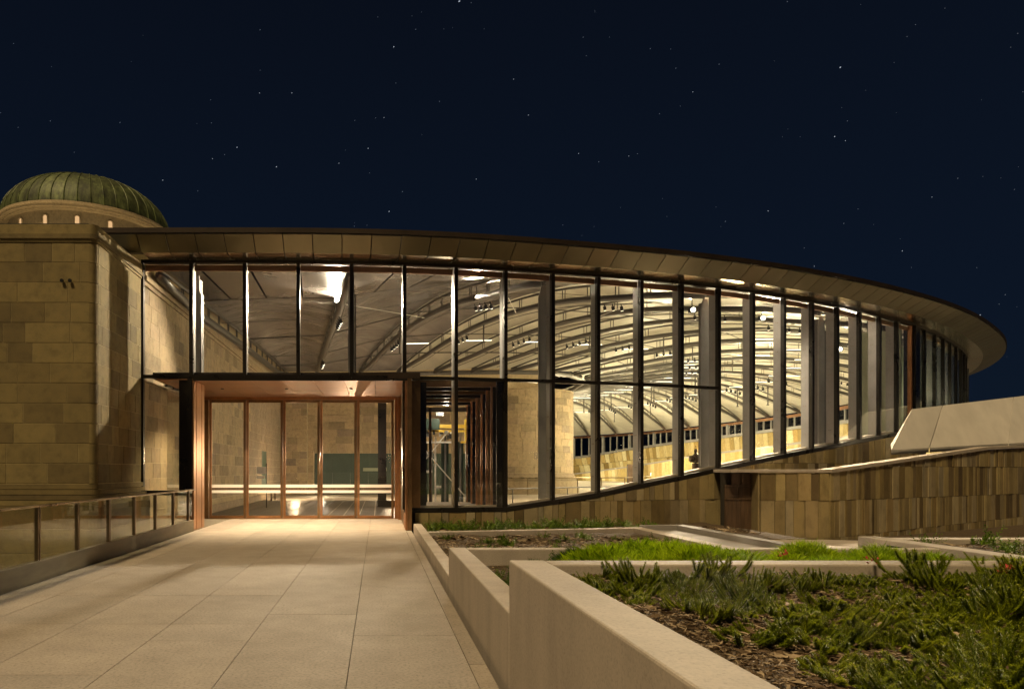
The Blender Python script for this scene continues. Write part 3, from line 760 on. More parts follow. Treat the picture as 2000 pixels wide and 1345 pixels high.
# wall between end wall and round tower is covered by the tower itself
# ================================================================== GREEN DOME
dm = thing('copper_dome', 'green ribbed copper dome on a round sandstone drum behind the tower', 'dome', (-27.6, 65, 0))
RD = 7.45; ZB = 24.35
prof = []
for i in range(13):
    a = i / 12 * pi / 2; prof.append((RD * cos(a), ZB + 4.55 * sin(a)))
NP = 44
for i in range(NP):
    m = MB(); a0 = 2 * pi * i / NP; m.lathe([(r, z) for r, z in prof], n=1, a0=a0 + .004, a1=a0 + 2 * pi / NP - .004); m.build('copper_sheet', 'patina', dm, smooth=True)
sm_ = MB()
for i in range(NP):
    a = 2 * pi * i / NP; sm_.tube([(r * cos(a) * 1.004, r * sin(a) * 1.004, z + .02) for r, z in prof[:-1]], .04, 4)
sm_.build('standing_seams', 'patina', dm)
m = MB(); m.lathe([(.9, ZB + 4.5), (.9, ZB + 4.62), (0, ZB + 4.68)], n=20); m.build('cap', 'patina', dm)
m = MB(); m.lathe([(RD - .3, ZB + .02), (RD + .12, ZB), (RD + .12, ZB - .22), (RD + .02, ZB - .25), (RD + .02, ZB - .42), (RD - .25, ZB - .46), (RD - .25, ZB - .52), (RD - .7, ZB - .55)], n=72); m.build('cornice', 'sandstone', dm)
m = MB(); m.lathe([(RD - .7, ZB - .5), (RD - .7, ZB - 9)], n=72); m.build('drum', 'sandstone', dm)
m = MB(); m.lathe([(RD - .2, ZB - 2.9), (RD - .2, ZB - 3.2), (RD - .5, ZB - 12)], n=72); m.build('ledge', 'sandstone_out', dm)
for i in range(16):
    a = 2 * pi * i / 16 - .117
    w_ = .22; pts = [(-w_, ZB - 2.9), (w_, ZB - 2.9), (w_, ZB - 1.15)] + [(w_ * cos(q), ZB - 1.15 + w_ * sin(q)) for q in [pi * (k + 1) / 8 for k in range(7)]] + [(-w_, ZB - 1.15)]
    u = Vector((-sin(a), cos(a))); n = Vector((cos(a), sin(a))); rr = RD - .66
    m = MB(); m.face(*[(n.x * rr + u.x * x, n.y * rr + u.y * x, z) for x, z in pts]); wn = m.build('window', 'winlit', dm)
    m = MB(); m.tube([(n.x * (rr + .02) + u.x * x, n.y * (rr + .02) + u.y * x, z) for x, z in pts[1:] + pts[:1]], .06, 4); m.build('surround', 'sandstone', wn)

# ================================================================== RAILING
rl = thing('glass_balustrade', 'bronze framed glass balustrade along the left edge of the deck', 'railing')
RX = -4.93
m = MB(); m.box(-5.03, -4.905, -3, 18.2, -.3, .29); bevel(m.build('kerb', 'kerb', rl), .006)
m = MB(); m.box(-5.0, -4.86, -3, 18.2, 1.07, 1.10); m.build('handrail', 'rail', rl)
yy = 9.93 - 1.31 * 9
while yy < 18:
    m = MB(); m.box(RX - .05, RX + .01, yy - .035, yy - .012, .291, 1.07); m.box(RX - .05, RX + .01, yy + .012, yy + .035, .291, 1.07); m.build('post', 'rail', rl)
    m = MB(); m.box(RX - .026, RX - .014, yy + .04, yy + 1.31 - .04, .30, 1.06); m.build('glass_panel', 'railglass', rl)
    yy += 1.31

# ================================================================== STONE CLAD PLINTH AND RETAINING WALLS
pw = thing('hall_plinth_wall', 'low stone clad plinth wall rising under the curved glazing', 'wall')
m = MB(); s = smul(5) + .2
rnd = random.Random(11)
while s < smul(KP) + 1:
    a, b = off(s, .02), off(s + 1, .02); a2, b2 = off(s, -.2), off(s + 1, -.2)
    m.hexa([(*a, -.6), (*b, -.6), (*b2, -.6), (*a2, -.6)], [(*a, zsill(s) - .06), (*b, zsill(s + 1) - .06), (*b2, zsill(s + 1) - .06), (*a2, zsill(s) - .06)]); s += 1
m.build('wall_core', 'joint', pw)
for (zl, zh) in ((-.4, .715), (.725, 1.83), (1.84, 3.2)):
    s = smul(5) + .28
    while s < smul(KP) + .6:
        w_ = rnd.choice((.17, .22, .28, .36, .46)) * rnd.uniform(.9, 1.1); s2 = s + w_
        ta, tb = min(zh, zsill(s) - .10), min(zh, zsill(s2) - .10)
        if max(ta, tb) > zl + .05:
            ta = max(ta, zl + .01); tb = max(tb, zl + .01); o_ = .065 + rnd.uniform(0, .022)
            a, b = off(s + .012, o_), off(s2 - .012, o_); a2, b2 = off(s + .012, .02), off(s2 - .012, .02)
            mb = MB(); mb.hexa([(*a, zl), (*b, zl), (*b2, zl), (*a2, zl)], [(*a, ta), (*b, tb), (*b2, tb), (*a2, ta)]); mb.build('stone_slab', 'strip', pw)
        s = s2
def clad(parent, p0, p1, zf, rows, seed, wch=(.13, .17, .22, .28, .36), zb=-.45, zlow=None):
    rnd = random.Random(seed); p0 = Vector(p0); p1 = Vector(p1); L = (p1 - p0).length; u = (p1 - p0) / L; n = Vector((u.y, -u.x))
    m = MB(); a, b = p0 - n * .04, p1 - n * .04; a2, b2 = p0 - n * .3, p1 - n * .3
    m.hexa([(*a, -.6), (*b, -.6), (*b2, -.6), (*a2, -.6)], [(*a, zf(0) - .02), (*b, zf(1) - .02), (*b2, zf(1) - .02), (*a2, zf(0) - .02)]) if True else None
    m.build('wall_core', 'joint', parent)
    for rw in rows:
        a = 0
        while a < L - .02:
            w_ = rnd.choice(wch) * rnd.uniform(.9, 1.1); b = min(L, a + w_)
            if L - b < .1: b = L
            def Z(f, x): return f(x) if callable(f) else f
            l0, l1 = Z(rw[0], a / L), Z(rw[0], b / L); h0, h1 = min(Z(rw[1], a / L), zf(a / L) - .015), min(Z(rw[1], b / L), zf(b / L) - .015)
            if max(h0 - l0, h1 - l1) > .04:
                h0 = max(h0, l0 + .01); h1 = max(h1, l1 + .01); o_ = rnd.uniform(0, .022)
                A, B = p0 + u * (a + .011) + n * o_, p0 + u * (b - .011) + n * o_; A2, B2 = A - n * (.04 + o_), B - n * (.04 + o_)
                mb = MB(); mb.hexa([(*A, l0), (*B, l1), (*B2, l1), (*A2, l0)], [(*A, h0), (*B, h1), (*B2, h1), (*A2, h0)]); mb.build('stone_slab', 'strip', parent)
            a = b
    return u, n
bw = thing('stone_block_wall', 'projecting stone clad block with flat pale coping beside the timber gate', 'wall')
BY = 19.85
clad(bw, (11.12, BY), (13.12, BY), lambda t: 1.53, [(-.45, -.385), (-.375, .715), (.725, 1.53)], 31, (.22, .3, .36, .42))
m = MB(); m.box(10.26, 11.10, BY + .45, BY + .6, -.6, 1.53); m.build('recess_back', 'joint', bw)
m = MB(); m.box(10.24, 13.16, BY - .04, BY + 1.5, 1.535, 1.63); bevel(m.build('coping', 'concrete', bw), .01)
m = MB(); m.box(11.05, 11.10, BY, BY + .45, -.6, 1.53); m.build('recess_side', 'strip', bw)
gate = thing('timber_gate', 'dark brown timber gate in the recess of the stone wall', 'gate', (10.28, BY + .35, -.45))
for i in range(7):
    m = MB(); m.box(.0 + i * .113, .108 + i * .113, 0, .05, 0, 1.17); m.build('plank', 'timber', gate)
m = MB(); m.box(0, .8, -.02, .05, 1.18, 1.24); m.box(0, .8, -.02, .05, 1.56, 1.62); m.build('rail', 'timber', gate)
for i in range(2):
    m = MB(); m.box(.0 + i * .4, .39 + i * .4, 0, .05, 1.25, 1.55); m.build('panel', 'timber', gate)
    m = MB(); m.box(.18 + i * .3, .46 + i * .3, 0, .05, 1.63, 1.96); m.build('panel', 'timber', gate)
rw_ = thing('stone_retaining_wall', 'long stone clad retaining wall with rising coping at the right', 'wall')
RWF = lambda t: interp(t, [(0, 1.53), (.50, 2.34), (.66, 2.46), (1, 2.5)])
P0, P1 = (13.15, BY), (30.5, 29.1)
clad(rw_, P0, P1, RWF, [(-.6, lambda t: -.38 + t * .35), (lambda t: -.37 + t * .35, lambda t: .715 + t * .0), (.725, 1.72), (1.73, 3)], 41)
u = (Vector(P1) - Vector(P0)).normalized(); n = Vector((u.y, -u.x)); m = MB(); NS = 14; LL = (Vector(P1) - Vector(P0)).length
for i in range(NS):
    t0, t1 = i / NS, (i + 1) / NS; a = Vector(P0) + u * LL * t0; b = Vector(P0) + u * LL * t1
    A = [a + n * .05, b + n * .05, b - n * .35, a - n * .35]; z = [RWF(t0), RWF(t1), RWF(t1), RWF(t0)]
    m.hexa([(*p, z[q]) for q, p in enumerate(A)], [(*p, z[q] + .1) for q, p in enumerate(A)])
m.build('coping', 'concrete', rw_)
# ---- white precast form
pc = thing('precast_hood', 'smooth pale precast concrete hood with rounded lower edge above the retaining wall', 'canopy')
def lp(a, b, t): return Vector(a).lerp(Vector(b), t)
BL, BR = Vector((17.25, 23.0, 2.20)), Vector((25.9, 27.2, 2.62)); TL, TR = Vector((19.2, 24.55, 3.80)), Vector((27.6, 29.0, 4.78))
BL2, BR2 = BR + (BR - BL) * .0, BR + (BR - BL) * .45
def hood(t0, t1, t0b, t1b):
    b0, b1 = BL + (BR - BL) * t0, BL + (BR - BL) * t1; t_0, t_1 = TL + (TR - TL) * t0b, TL + (TR - TL) * t1b
    m = MB(); prof = []
    nrm = (BR - BL).cross(TL - BL).normalized(); back = Vector((-.5, .86, 0)) * 1.0
    rows = []
    for (B, T) in ((b0, t_0), (b1, t_1)):
        up = (T - B).normalized(); bk = Vector((.40, .5, 0))
        pts = [T + Vector((-.1, .25, -.05)), T, T - up * .0 + Vector((0, 0, 0))]
        pts = [T + bk * .6, T + Vector((.0, .0, .0))]
        for q in range(7):
            th = q / 6 * pi * .95; r = .16; c = B + up * r + bk.normalized() * r
            pts.append(c - bk.normalized() * r * cos(th) - Vector((0, 0, 1)) * r * sin(th))
        pts.append(B + bk * 1.3 + Vector((0, 0, .3)))
        rows.append(pts)
    L = len(rows[0])
    for r_ in rows: m.v += [tuple(p) for p in r_]
    for q in range(L - 1): m.f.append((q, q + 1, L + q + 1, L + q)); m.mi.append(0)
    m.f.append((L - 1, 0, L, 2 * L - 1)); m.mi.append(0)
    m.f.append(tuple(range(L))); m.f.append(tuple(range(L, 2 * L))[::-1]); m.mi += [0, 0]
    m.build('precast_panel', 'precast', pc, smooth=False)
jj = [0, .2475, .835, 1.42]; jb = [0, .235, .86, 1.45]
for i in range(3): hood(jj[i] + (.0022 if i else 0), jj[i + 1] - .0022, jb[i] + (.0022 if i else 0), jb[i + 1] - .0022)

# ================================================================== PLANTERS
def wallseg(parent, x0, x1, y0, y1, z0, z1, name='planter_wall', mat='concrete', bv=.012):
    m = MB(); m.box(x0, x1, y0, y1, z0, z1); o = m.build(name, mat, parent); bevel(o, bv); return o
p1 = thing('near_planter', 'tall concrete planter in the right foreground filled with needle-leaved shrubs', 'planter')
wallseg(p1, .945, 1.20, -3, 4.92, -.5, .955); wallseg(p1, 1.203, 14, 4.70, 4.92, -.5, .953)
p2 = thing('middle_planter', 'concrete planter one step lower holding the bright green grass', 'planter')
wallseg(p2, .945, 1.17, 4.925, 9.1, -.5, .575); wallseg(p2, 1.173, 7.35, 8.9, 9.1, -.5, .573)
p3 = thing('far_planter', 'lowest concrete planter nearest the entrance with sparse ground plants', 'planter')
wallseg(p3, .945, 1.15, 9.105, 18.1, -.5, .19)
m = MB(); m.prism([(1.153, 15.45), (6.2, 16.55), (6.2, 16.8), (1.153, 15.7)], -.5, .20); bevel(m.build('planter_wall', 'concrete', p3), .01)
wallseg(p3, 6.2, 6.5, 9.3, 16.8, -.5, .205)
wallseg(p3, 6.503, 7.7, 9.2, 17.3, -.5, .12, 'slab', 'greyslab')
m = MB(); m.prism([(6.51, 17.0), (7.7, 17.15), (7.7, 9.2), (7.5, 9.2), (7.4, 16.9), (6.51, 16.8)], .125, .24); m.build('slab_kerb', 'greyslab', p3)
p4 = thing('right_planter', 'concrete planter at the right with a recessed light in its left face', 'planter')
wallseg(p4, 7.45, 7.75, 4.925, 10.6, -.5, .58); wallseg(p4, 7.753, 16, 10.3, 10.6, -.5, .56)
wallseg(p4, 7.36, 7.448, 4.925, 10.4, -.5, .36, 'ledge')
rl_ = thing('recessed_step_light', 'small lit rectangular light recessed in the planter wall at the right', 'light', (7.445, 9.6, .36))
m = MB(); m.box(-.012, 0, -.38, .38, .0, .15); m.build('frame', 'dark', rl_); m = MB(); m.box(-.016, -.0125, -.34, .34, .02, .09); m.build('lens', 'marker', rl_)
# paving behind the right planter
m = MB(); m.hexa([(7.7, 10.62, -.6), (16, 10.62, -.6), (19, 14, -.6), (7.7, 14, -.6)], [(7.7, 10.62, .22), (16, 10.62, .22), (19, 14, -.05), (7.7, 14, -.25)])
m.hexa([(7.7, 14, -.6), (19, 14, -.6), (13, 19.7, -.6), (10.3, 19.8, -.6)], [(7.7, 14, -.25), (19, 14, -.05), (13, 19.7, -.4), (10.3, 19.8, -.4)])
m.build('garden_path', 'concrete', kind='structure')
# bed soils
import mathutils
from mathutils import noise as mn
def bed(name, x0, x1, y0, y1, z, nx, ny, amp=.03, poly=None):
    m = MB()
    for i in range(nx + 1):
        for j in range(ny + 1):
            x = lerp(x0, x1, i / nx); y = lerp(y0, y1 if not callable(y1) else y1(x), j / ny); m.v.append((x, y, z + amp * mn.noise((x * 1.3, y * 1.3, 3)) + amp * .5 * mn.noise((x * 5, y * 5, 7))))
    for i in range(nx):
        for j in range(ny):
            q = i * (ny + 1) + j; m.f.append((q, q + ny + 1, q + ny + 2, q + 1)); m.mi.append(0)
    return m.build(name, 'mulch', kind='structure', smooth=True)
bed('near_bed_soil', 1.19, 13, -1, 4.71, .85, 90, 50, .06)
bed('middle_bed_soil', 1.16, 7.4, 4.91, 8.91, .36, 50, 30, .04)
bed('far_bed_soil', 1.14, 6.25, 9.09, 16.7, .10, 40, 50, .05)
def curve_y(x): return cpt(s_at_x(x)).y - .12
bed('back_bed_soil', 1.0, 9.9, 15.6, curve_y, .02, 60, 20, .04)
bed('right_bed_soil', 7.74, 15.5, 4.9, 10.35, .48, 40, 30, .05)
def bedz(x, y):
    if y < 4.72: z, a = .85, .06
    elif x > 7.7 and y < 10.4: z, a = .48, .05
    elif y < 8.92: z, a = .36, .04
    elif y < 16: z, a = .10, .05
    else: z, a = .02, .04
    return z + a * mn.noise((x * 1.3, y * 1.3, 3)) + a * .5 * mn.noise((x * 5, y * 5, 7))
# mulch chips
rnd = random.Random(77)
def chips(name, n, xr, yr, sc, dens=lambda x, y: 1):
    m = MB(); c = 0
    while c < n:
        x = rnd.uniform(*xr); y = rnd.uniform(*yr)
        if rnd.random() > dens(x, y): continue
        c += 1; a = rnd.uniform(0, pi); L = sc * rnd.uniform(.4, 1.8) * (2.2 if rnd.random() < .06 else 1); w_ = L * rnd.uniform(.06, .22); z = bedz(x, y) + rnd.uniform(.002, .02)
        t1 = rnd.uniform(-.35, .35) * L; t2 = rnd.uniform(-.5, .5) * w_
        d = Vector((cos(a), sin(a))) * L / 2; e = Vector((-sin(a), cos(a))) * w_ / 2; bow = L * rnd.uniform(0, .12)
        m.cur = 1 if rnd.random() < .38 else 0
        i = len(m.v)
        m.v += [(x - d.x - e.x, y - d.y - e.y, z - t1 * .4 - t2), (x - e.x, y - e.y, z + bow - t2), (x + d.x - e.x * .4, y + d.y - e.y * .4, z + t1 * .5), (x + d.x + e.x * .4, y + d.y + e.y * .4, z + t1 * .5), (x + e.x, y + e.y, z + bow + t2), (x - d.x + e.x, y - d.y + e.y, z - t1 * .4 + t2)]
        m.f += [(i, i + 1, i + 4, i + 5), (i + 1, i + 2, i + 3, i + 4)]; m.mi += [m.cur, m.cur]
    m.build(name, ['chip1', 'chip2'], kind='stuff')
chips('near_bark_mulch', 60000, (1.22, 6.0), (1.0, 4.69), .026, lambda x, y: 1 if x < y * .98 + .5 else .05)
chips('middle_bark_mulch', 4000, (1.18, 7.3), (4.95, 8.88), .06)
chips('far_bark_mulch', 6000, (1.18, 6.2), (9.15, 15.5), .08)
chips('back_bark_mulch', 3500, (1.0, 9.6), (16.9, 18.9), .09, lambda x, y: 1 if y < curve_y(x) - .1 else 0)
chips('right_bark_mulch', 3500, (7.8, 11.5), (4.95, 10.25), .06)

# ---- plants
def branch(m, st, p, d, L, nl, ll, w, rnd, curl=.5, core=0):
    """stem polyline with spirally set narrow leaves"""
    pts = [p.copy()]; dd = d.normalized(); k = 6
    for i in range(k):
        dd = (dd + Vector((0, 0, curl / k)) + Vector((rnd.uniform(-.08, .08), rnd.uniform(-.08, .08), rnd.uniform(-.04, .04)))).normalized(); pts.append(pts[-1] + dd * L / k)
    st.tube(pts, [.004 * (1 - .6 * i / k) for i in range(k + 1)], 3, False)
    if core: m.tube(pts[1:], [core, core * 1.15, core * 1.1, core * .95, core * .7, core * .25][:k], 5, False)
    for i in range(nl):
        t = (.12 + .88 * i / nl) * k; j = min(k - 1, int(t)); q = pts[j].lerp(pts[j + 1], t - j); ax = (pts[j + 1] - pts[j]).normalized()
        s1 = ax.orthogonal().normalized(); an = i * 2.4 + rnd.uniform(-.4, .4); s2 = ax.cross(s1); o_ = (s1 * cos(an) + s2 * sin(an))
        l_ = ll * rnd.uniform(.75, 1.15) * (1 - .35 * (i / nl) ** 3); tip = q + (o_ * .9 + ax * .5).normalized() * l_; sd_ = ax.cross(o_).normalized() * w
        mid = q.lerp(tip, .5) + o_ * l_ * .05
        i0 = len(m.v); m.v += [tuple(q - sd_ * .5), tuple(q + sd_ * .5), tuple(mid + sd_), tuple(tip), tuple(mid - sd_)]; m.f.append((i0, i0 + 1, i0 + 2, i0 + 3, i0 + 4)); m.mi.append(m.cur)
shrub_meshes = []
for v in range(7):
    rnd = random.Random(100 + v); m = MB(); st = MB()
    up = v >= 5
    for b in range(20 if not up else 14):
        a = rnd.uniform(0, 2 * pi); el = rnd.uniform(.02, .55) if not up else rnd.uniform(.6, 1.3)
        d = Vector((cos(a) * cos(el), sin(a) * cos(el), sin(el))); L = rnd.uniform(.10, .22) if not up else rnd.uniform(.16, .30)
        root = Vector((rnd.uniform(-.09, .09), rnd.uniform(-.09, .09), .0))
        branch(m, st, root, d, L, int(L * 900), .019, .0019, rnd, rnd.uniform(.5, 1.3) if not up else .7, .0042)
        for _q in range(2):
            q = root + d * L * rnd.uniform(.25, .6); a2 = a + rnd.uniform(-1, 1); branch(m, st, q, Vector((cos(a2) * .8, sin(a2) * .8, rnd.uniform(.2, .9))), L * .55, int(L * 620), .018, .0019, rnd, 1.0, .004)
    shrub_meshes.append((m.mesh('shrub_foliage', 'needle'), st.mesh('shrub_stems', 'stem')))
rnd = random.Random(5)
def clump(x, y): return mn.noise((x * .9 + 5, y * 1.1, 1)) + .25 * mn.noise((x * 3, y * 3, 2))
spots = []
tries = 0
while len(spots) < 140 and tries < 12000:
    tries += 1; y = rnd.uniform(1.15, 4.62); x = rnd.uniform(1.3, min(7.6, y * .97 + .45))
    if x < 1.27 + .12: continue
    edge = x - 1.27
    if clump(x, y) < (-.08 if y > 3.9 else .03) + (0 if x / y < .75 else -.12) and not (y < 2.5 and x / y > .62): continue
    if edge < .35 and y < 3.8: continue
    if all((x - a) ** 2 + (y - b) ** 2 > (.175 if y > 2.5 else .165) ** 2 for a, b, *_ in spots): spots.append((x, y))
def place_shrub(x, y, v, sc, label, group='needle-leaved shrubs in the near planter', rz=None):
    r = thing('needle_shrub', label, 'shrub', (x, y, bedz(x, y) - .01), group, rnd.uniform(0, 6.28) if rz is None else rz)
    r.scale = (sc * 1.1, sc * 1.1, sc * .8)
    link('foliage', shrub_meshes[v][0], r); link('stems', shrub_meshes[v][1], r); return r
ORD = ['leftmost', 'second', 'third', 'fourth', 'fifth', 'sixth', 'seventh', 'eighth', 'ninth', 'tenth', 'eleventh', 'twelfth', 'thirteenth', 'fourteenth', 'fifteenth', 'sixteenth', 'seventeenth', 'eighteenth', 'nineteenth', 'twentieth', 'twenty-first', 'twenty-second', 'twenty-third', 'twenty-fourth', 'twenty-fifth', 'twenty-sixth', 'twenty-seventh', 'twenty-eighth', 'twenty-ninth', 'thirtieth', 'thirty-first', 'thirty-second', 'thirty-third', 'thirty-fourth', 'thirty-fifth', 'thirty-sixth', 'thirty-seventh', 'thirty-eighth', 'thirty-ninth', 'fortieth']
def ordinal(i): return 'leftmost' if i == 0 else ORD[i] + ' from left'
rowsd = {}
for (x, y) in spots: rowsd.setdefault(min(6, int((4.72 - y) / .5)), []).append((x, y))
RN = ['against the back coping', 'in the second row from the back coping', 'in the third row from the back', 'in the middle row of the near planter', 'in the third row from the camera', 'in the second row from the camera', 'in the row nearest the camera']
for rr_, lst in rowsd.items():
    lst.sort(key=lambda p: p[0] / p[1])
    for i, (x, y) in enumerate(lst):
        v = rnd.randrange(7); sc = rnd.uniform(.75, 1.15)
        place_shrub(x, y, v, sc * (.78 if rr_ < 2 else 1), '%s %s needle-leaved shrub, %s %s' % ('large' if sc > .95 else 'small', 'upright' if v > 4 else 'spreading', ordinal(i), RN[rr_]))
for x, y, sc, lb in ((2.22, 4.52, 1.15, 'tall upright needle-leaved shrub breaking the coping line, left of centre in the near planter'), (3.55, 4.45, 1.25, 'tall upright needle-leaved shrub rising over the coping in front of the bright grass'),
                     (4.25, 4.5, 1.2, 'upright needle-leaved shrub at the far right over the back coping'), (1.62, 4.3, 1.0, 'upright needle-leaved shrub nearest the planter corner'), (4.05, 4.2, 1.2, 'bushy upright needle-leaved shrub behind the red flowers')):
    place_shrub(x, y, 5 if sc > 1.1 else 6, sc, lb, None)
# red flowers
for i, (x, y, lb) in enumerate(((2.62, 4.42, 'small red flower cluster left among the back shrubs'), (3.1, 4.3, 'small red flower cluster right of centre among the back shrubs'), (3.45, 3.75, 'small red flower cluster at the right among the shrubs'))):
    m = MB(); rr = random.Random(i)
    for q in range(26):
        c = Vector((rr.uniform(-.03, .03), rr.uniform(-.03, .03), rr.uniform(0, .04))); d = Vector((rr.uniform(-1, 1), rr.uniform(-1, 1), rr.uniform(0, 1))).normalized() * .016; e = d.cross(Vector((0, 0, 1))).normalized() * .005
        m.face(c - e, c + e, c + d + e * .5, c + d - e * .5)
    o = m.build('red_flower', 'flower', loc=(x, y, bedz(x, y) + .17)); tag(o, lb, 'flower')
# fallen curved branch
m = MB(); m.tube([(2.55, 1.75, .87), (2.75, 1.8, .9), (2.92, 1.9, .93), (3.0, 1.98, 1.0), (3.0, 2.04, 1.1), (2.95, 2.08, 1.16)], [.014, .014, .012, .011, .009, .006], 6)
tag(m.build('dead_branch', 'stem', smooth=True), 'bare curved dead branch lying among the near shrubs', 'branch')
# bright grass mounds
grass_me = []
for v in range(4):
    rnd = random.Random(300 + v); m = MB()
    for b in range(5200):
        a = rnd.uniform(0, 2 * pi); q = rnd.random() ** .6; th = q * pi / 2; rr = .27 * (1 + .18 * sin(3 * a + v) + .12 * sin(7 * a + th * 5)); hh = .25 * (1 + .15 * cos(5 * a + v))
        k = rnd.uniform(.86, 1.0); p = Vector((rr * sin(th) * cos(a), rr * sin(th) * sin(a), hh * cos(th))) * k
        o_ = Vector((sin(th) * cos(a), sin(th) * sin(a), cos(th) + .35)).normalized()
        d = (o_ + Vector((rnd.uniform(-.6, .6), rnd.uniform(-.6, .6), rnd.uniform(-.1, .5)))).normalized(); L = rnd.uniform(.035, .10) * (1.5 if rnd.random() < .08 else 1)
        mid = p + d * L * .55; tip = mid + (d + Vector((rnd.uniform(-.5, .5), rnd.uniform(-.5, .5), -.4))).normalized() * L * .5; s_ = d.orthogonal().normalized() * .0021
        i0 = len(m.v); m.v += [tuple(p - s_), tuple(p + s_), tuple(mid + s_ * .8), tuple(tip), tuple(mid - s_ * .8)]; m.f.append((i0, i0 + 1, i0 + 2, i0 + 3, i0 + 4)); m.mi.append(0)
    grass_me.append((m.mesh('grass_blades', 'grass'), None)); 
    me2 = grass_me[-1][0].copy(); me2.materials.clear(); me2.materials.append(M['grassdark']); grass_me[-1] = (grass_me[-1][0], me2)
rnd = random.Random(9)
gp = []
for i in range(400):
    x = rnd.uniform(2.5, 7.1); y = rnd.uniform(5.3, 8.6)
    if x < 3.2 and y < 6.6: continue
    if x / y > .98 and rnd.random() < .5: continue
    if all((x - a) ** 2 + (y - b) ** 2 > .36 ** 2 for a, b in gp): gp.append((x, y))
gp.sort(key=lambda p: p[0] / p[1])
grow = {}
for p in gp: grow.setdefault(0 if p[1] > 7.7 else (1 if p[1] > 6.6 else 2), []).append(p)
gidx = {p: (i, r) for r, l in grow.items() for i, p in enumerate(l)}
for x, y in gp:
    sc = rnd.uniform(1.0, 1.6) * (1.0 + .5 * mn.noise((x * 1.1, y, 9))) * (1 if x < 6.2 else .8)
    o = link('grass_mound', grass_me[rnd.randrange(4)][0], None, (x, y, bedz(x, y) - .02), (0, 0, rnd.uniform(0, 6)), (sc, sc, sc * .78))
    pos = 'left' if x / y < .48 else ('middle' if x / y < .66 else 'right')
    tag(o, 'bright green fine grass mound, %s in the %s row of the middle planter' % (ordinal(gidx[(x, y)][0]), ('back', 'middle', 'front')[gidx[(x, y)][1]]), 'grass', 'bright grass mounds in the middle planter')
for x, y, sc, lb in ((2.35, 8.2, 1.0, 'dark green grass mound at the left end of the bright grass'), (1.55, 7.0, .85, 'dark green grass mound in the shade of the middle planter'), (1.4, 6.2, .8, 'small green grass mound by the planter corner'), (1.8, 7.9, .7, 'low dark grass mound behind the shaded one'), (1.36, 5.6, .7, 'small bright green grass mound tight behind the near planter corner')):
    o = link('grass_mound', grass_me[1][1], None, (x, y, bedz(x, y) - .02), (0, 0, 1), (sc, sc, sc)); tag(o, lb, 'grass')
# low ground plants
weed_me = []
for v in range(4):
    rnd = random.Random(500 + v); m = MB(); st = MB()
    for b in range(10):
        a = rnd.uniform(0, 2 * pi); d = Vector((cos(a), sin(a), rnd.uniform(.2, 1.2))); branch(m, st, Vector((rnd.uniform(-.06, .06), rnd.uniform(-.06, .06), 0)), d, rnd.uniform(.1, .26), 22, .035, .006, rnd, .4)
    weed_me.append(m.mesh('ground_plant', 'weed'))
def weeds(n, xr, yr, where, sc=1.0, cond=lambda x, y: True):
    c = 0
    while c < n:
        x = rnd.uniform(*xr); y = rnd.uniform(*yr)
        if not cond(x, y): continue
        k = sc * rnd.uniform(.6, 1.3)
        o = link('ground_plant', weed_me[rnd.randrange(4)], None, (x, y, bedz(x, y) - .01), (0, 0, rnd.uniform(0, 6)), (k, k, k)); tag(o, 'low green ground plant ' + where, 'plant', 'low plants ' + where); c += 1
rnd = random.Random(13)
weeds(52, (1.3, 6.1), (9.3, 15.3), 'scattered in the bark of the far planter', 1.0)
weeds(75, (1.3, 9.4), (17.0, 18.9), 'against the stone plinth below the glazing', 1.5, lambda x, y: curve_y(x) - 1.3 < y < curve_y(x) - .15)
weeds(26, (8.0, 11.2), (8.2, 10.2), 'in the right planter', 1.3)
weeds(10, (1.3, 2.5), (5.3, 8.7), 'in the shaded part of the middle planter', 1.0)

# ================================================================== INTERIOR THINGS
# slate tiles in the lobby
lf = MB(); lf.box(-6.2, 1.1, 22.85, 36, -.009, -.004); lfo = lf.build('lobby_floor', 'white', kind='structure')
me = None
tl = MB(); tl.box(0, .52, 0, 1.6, 0, .012); tme = tl.mesh('slate_tile', 'slate')
for i in range(13):
    for j in range(8):
        link('floor_tile', tme, lfo, (-6.15 + i * .55, 22.9 + j * 1.64 + (i % 2) * .0, -.002))
# glazed corridor / lift lobby box
gc = thing('glazed_lift_lobby', 'glazed lobby box with copper and bronze frames right of the entrance', 'glass box')
def gb(name, mat, *b):
    m = MB(); m.box(*b); return m.build(name, mat, gc)
ys = [19.6, 20.5, 21.5, 22.6, 23.8, 25.0]
for i, y in enumerate(ys):
    gb('post', 'brass' if i in (1, 3) else 'frame', 3.28, 3.46, y - .12, y + .12, .45, 3.98)
    gb('post_edge', 'copper', 3.22, 3.275, y - .13, y - .09, .45, 3.98)
    gb('beam', 'brass' if i % 2 == 0 else 'frame', 1.15, 3.46, y - .1, y + .1, 3.985, 4.16)
for a, b in zip(ys, ys[1:]):
    gb('glass_pane', 'glass', 3.36, 3.38, a + .125, b - .125, .5, 3.95)
gb('ceiling', 'ceilpanel', 1.15, 3.46, 19.5, 25.1, 4.17, 4.22)
gb('back_post', 'timber', 1.88, 1.97, 25.05, 25.15, .4, 3.9); gb('back_head', 'steel', 1.1, 3.3, 25.05, 25.2, 3.75, 3.9)
gb('floor_slab', 'concrete', 1.16, 3.6, 19.2, 25.2, .3, .44)
gb('wall_post', 'frame', 1.15, 1.35, 19.0, 19.3, .45, 4.05)
gb('side_post', 'frame', 3.33, 3.5, 19.12, 19.25, .5, 4.1)
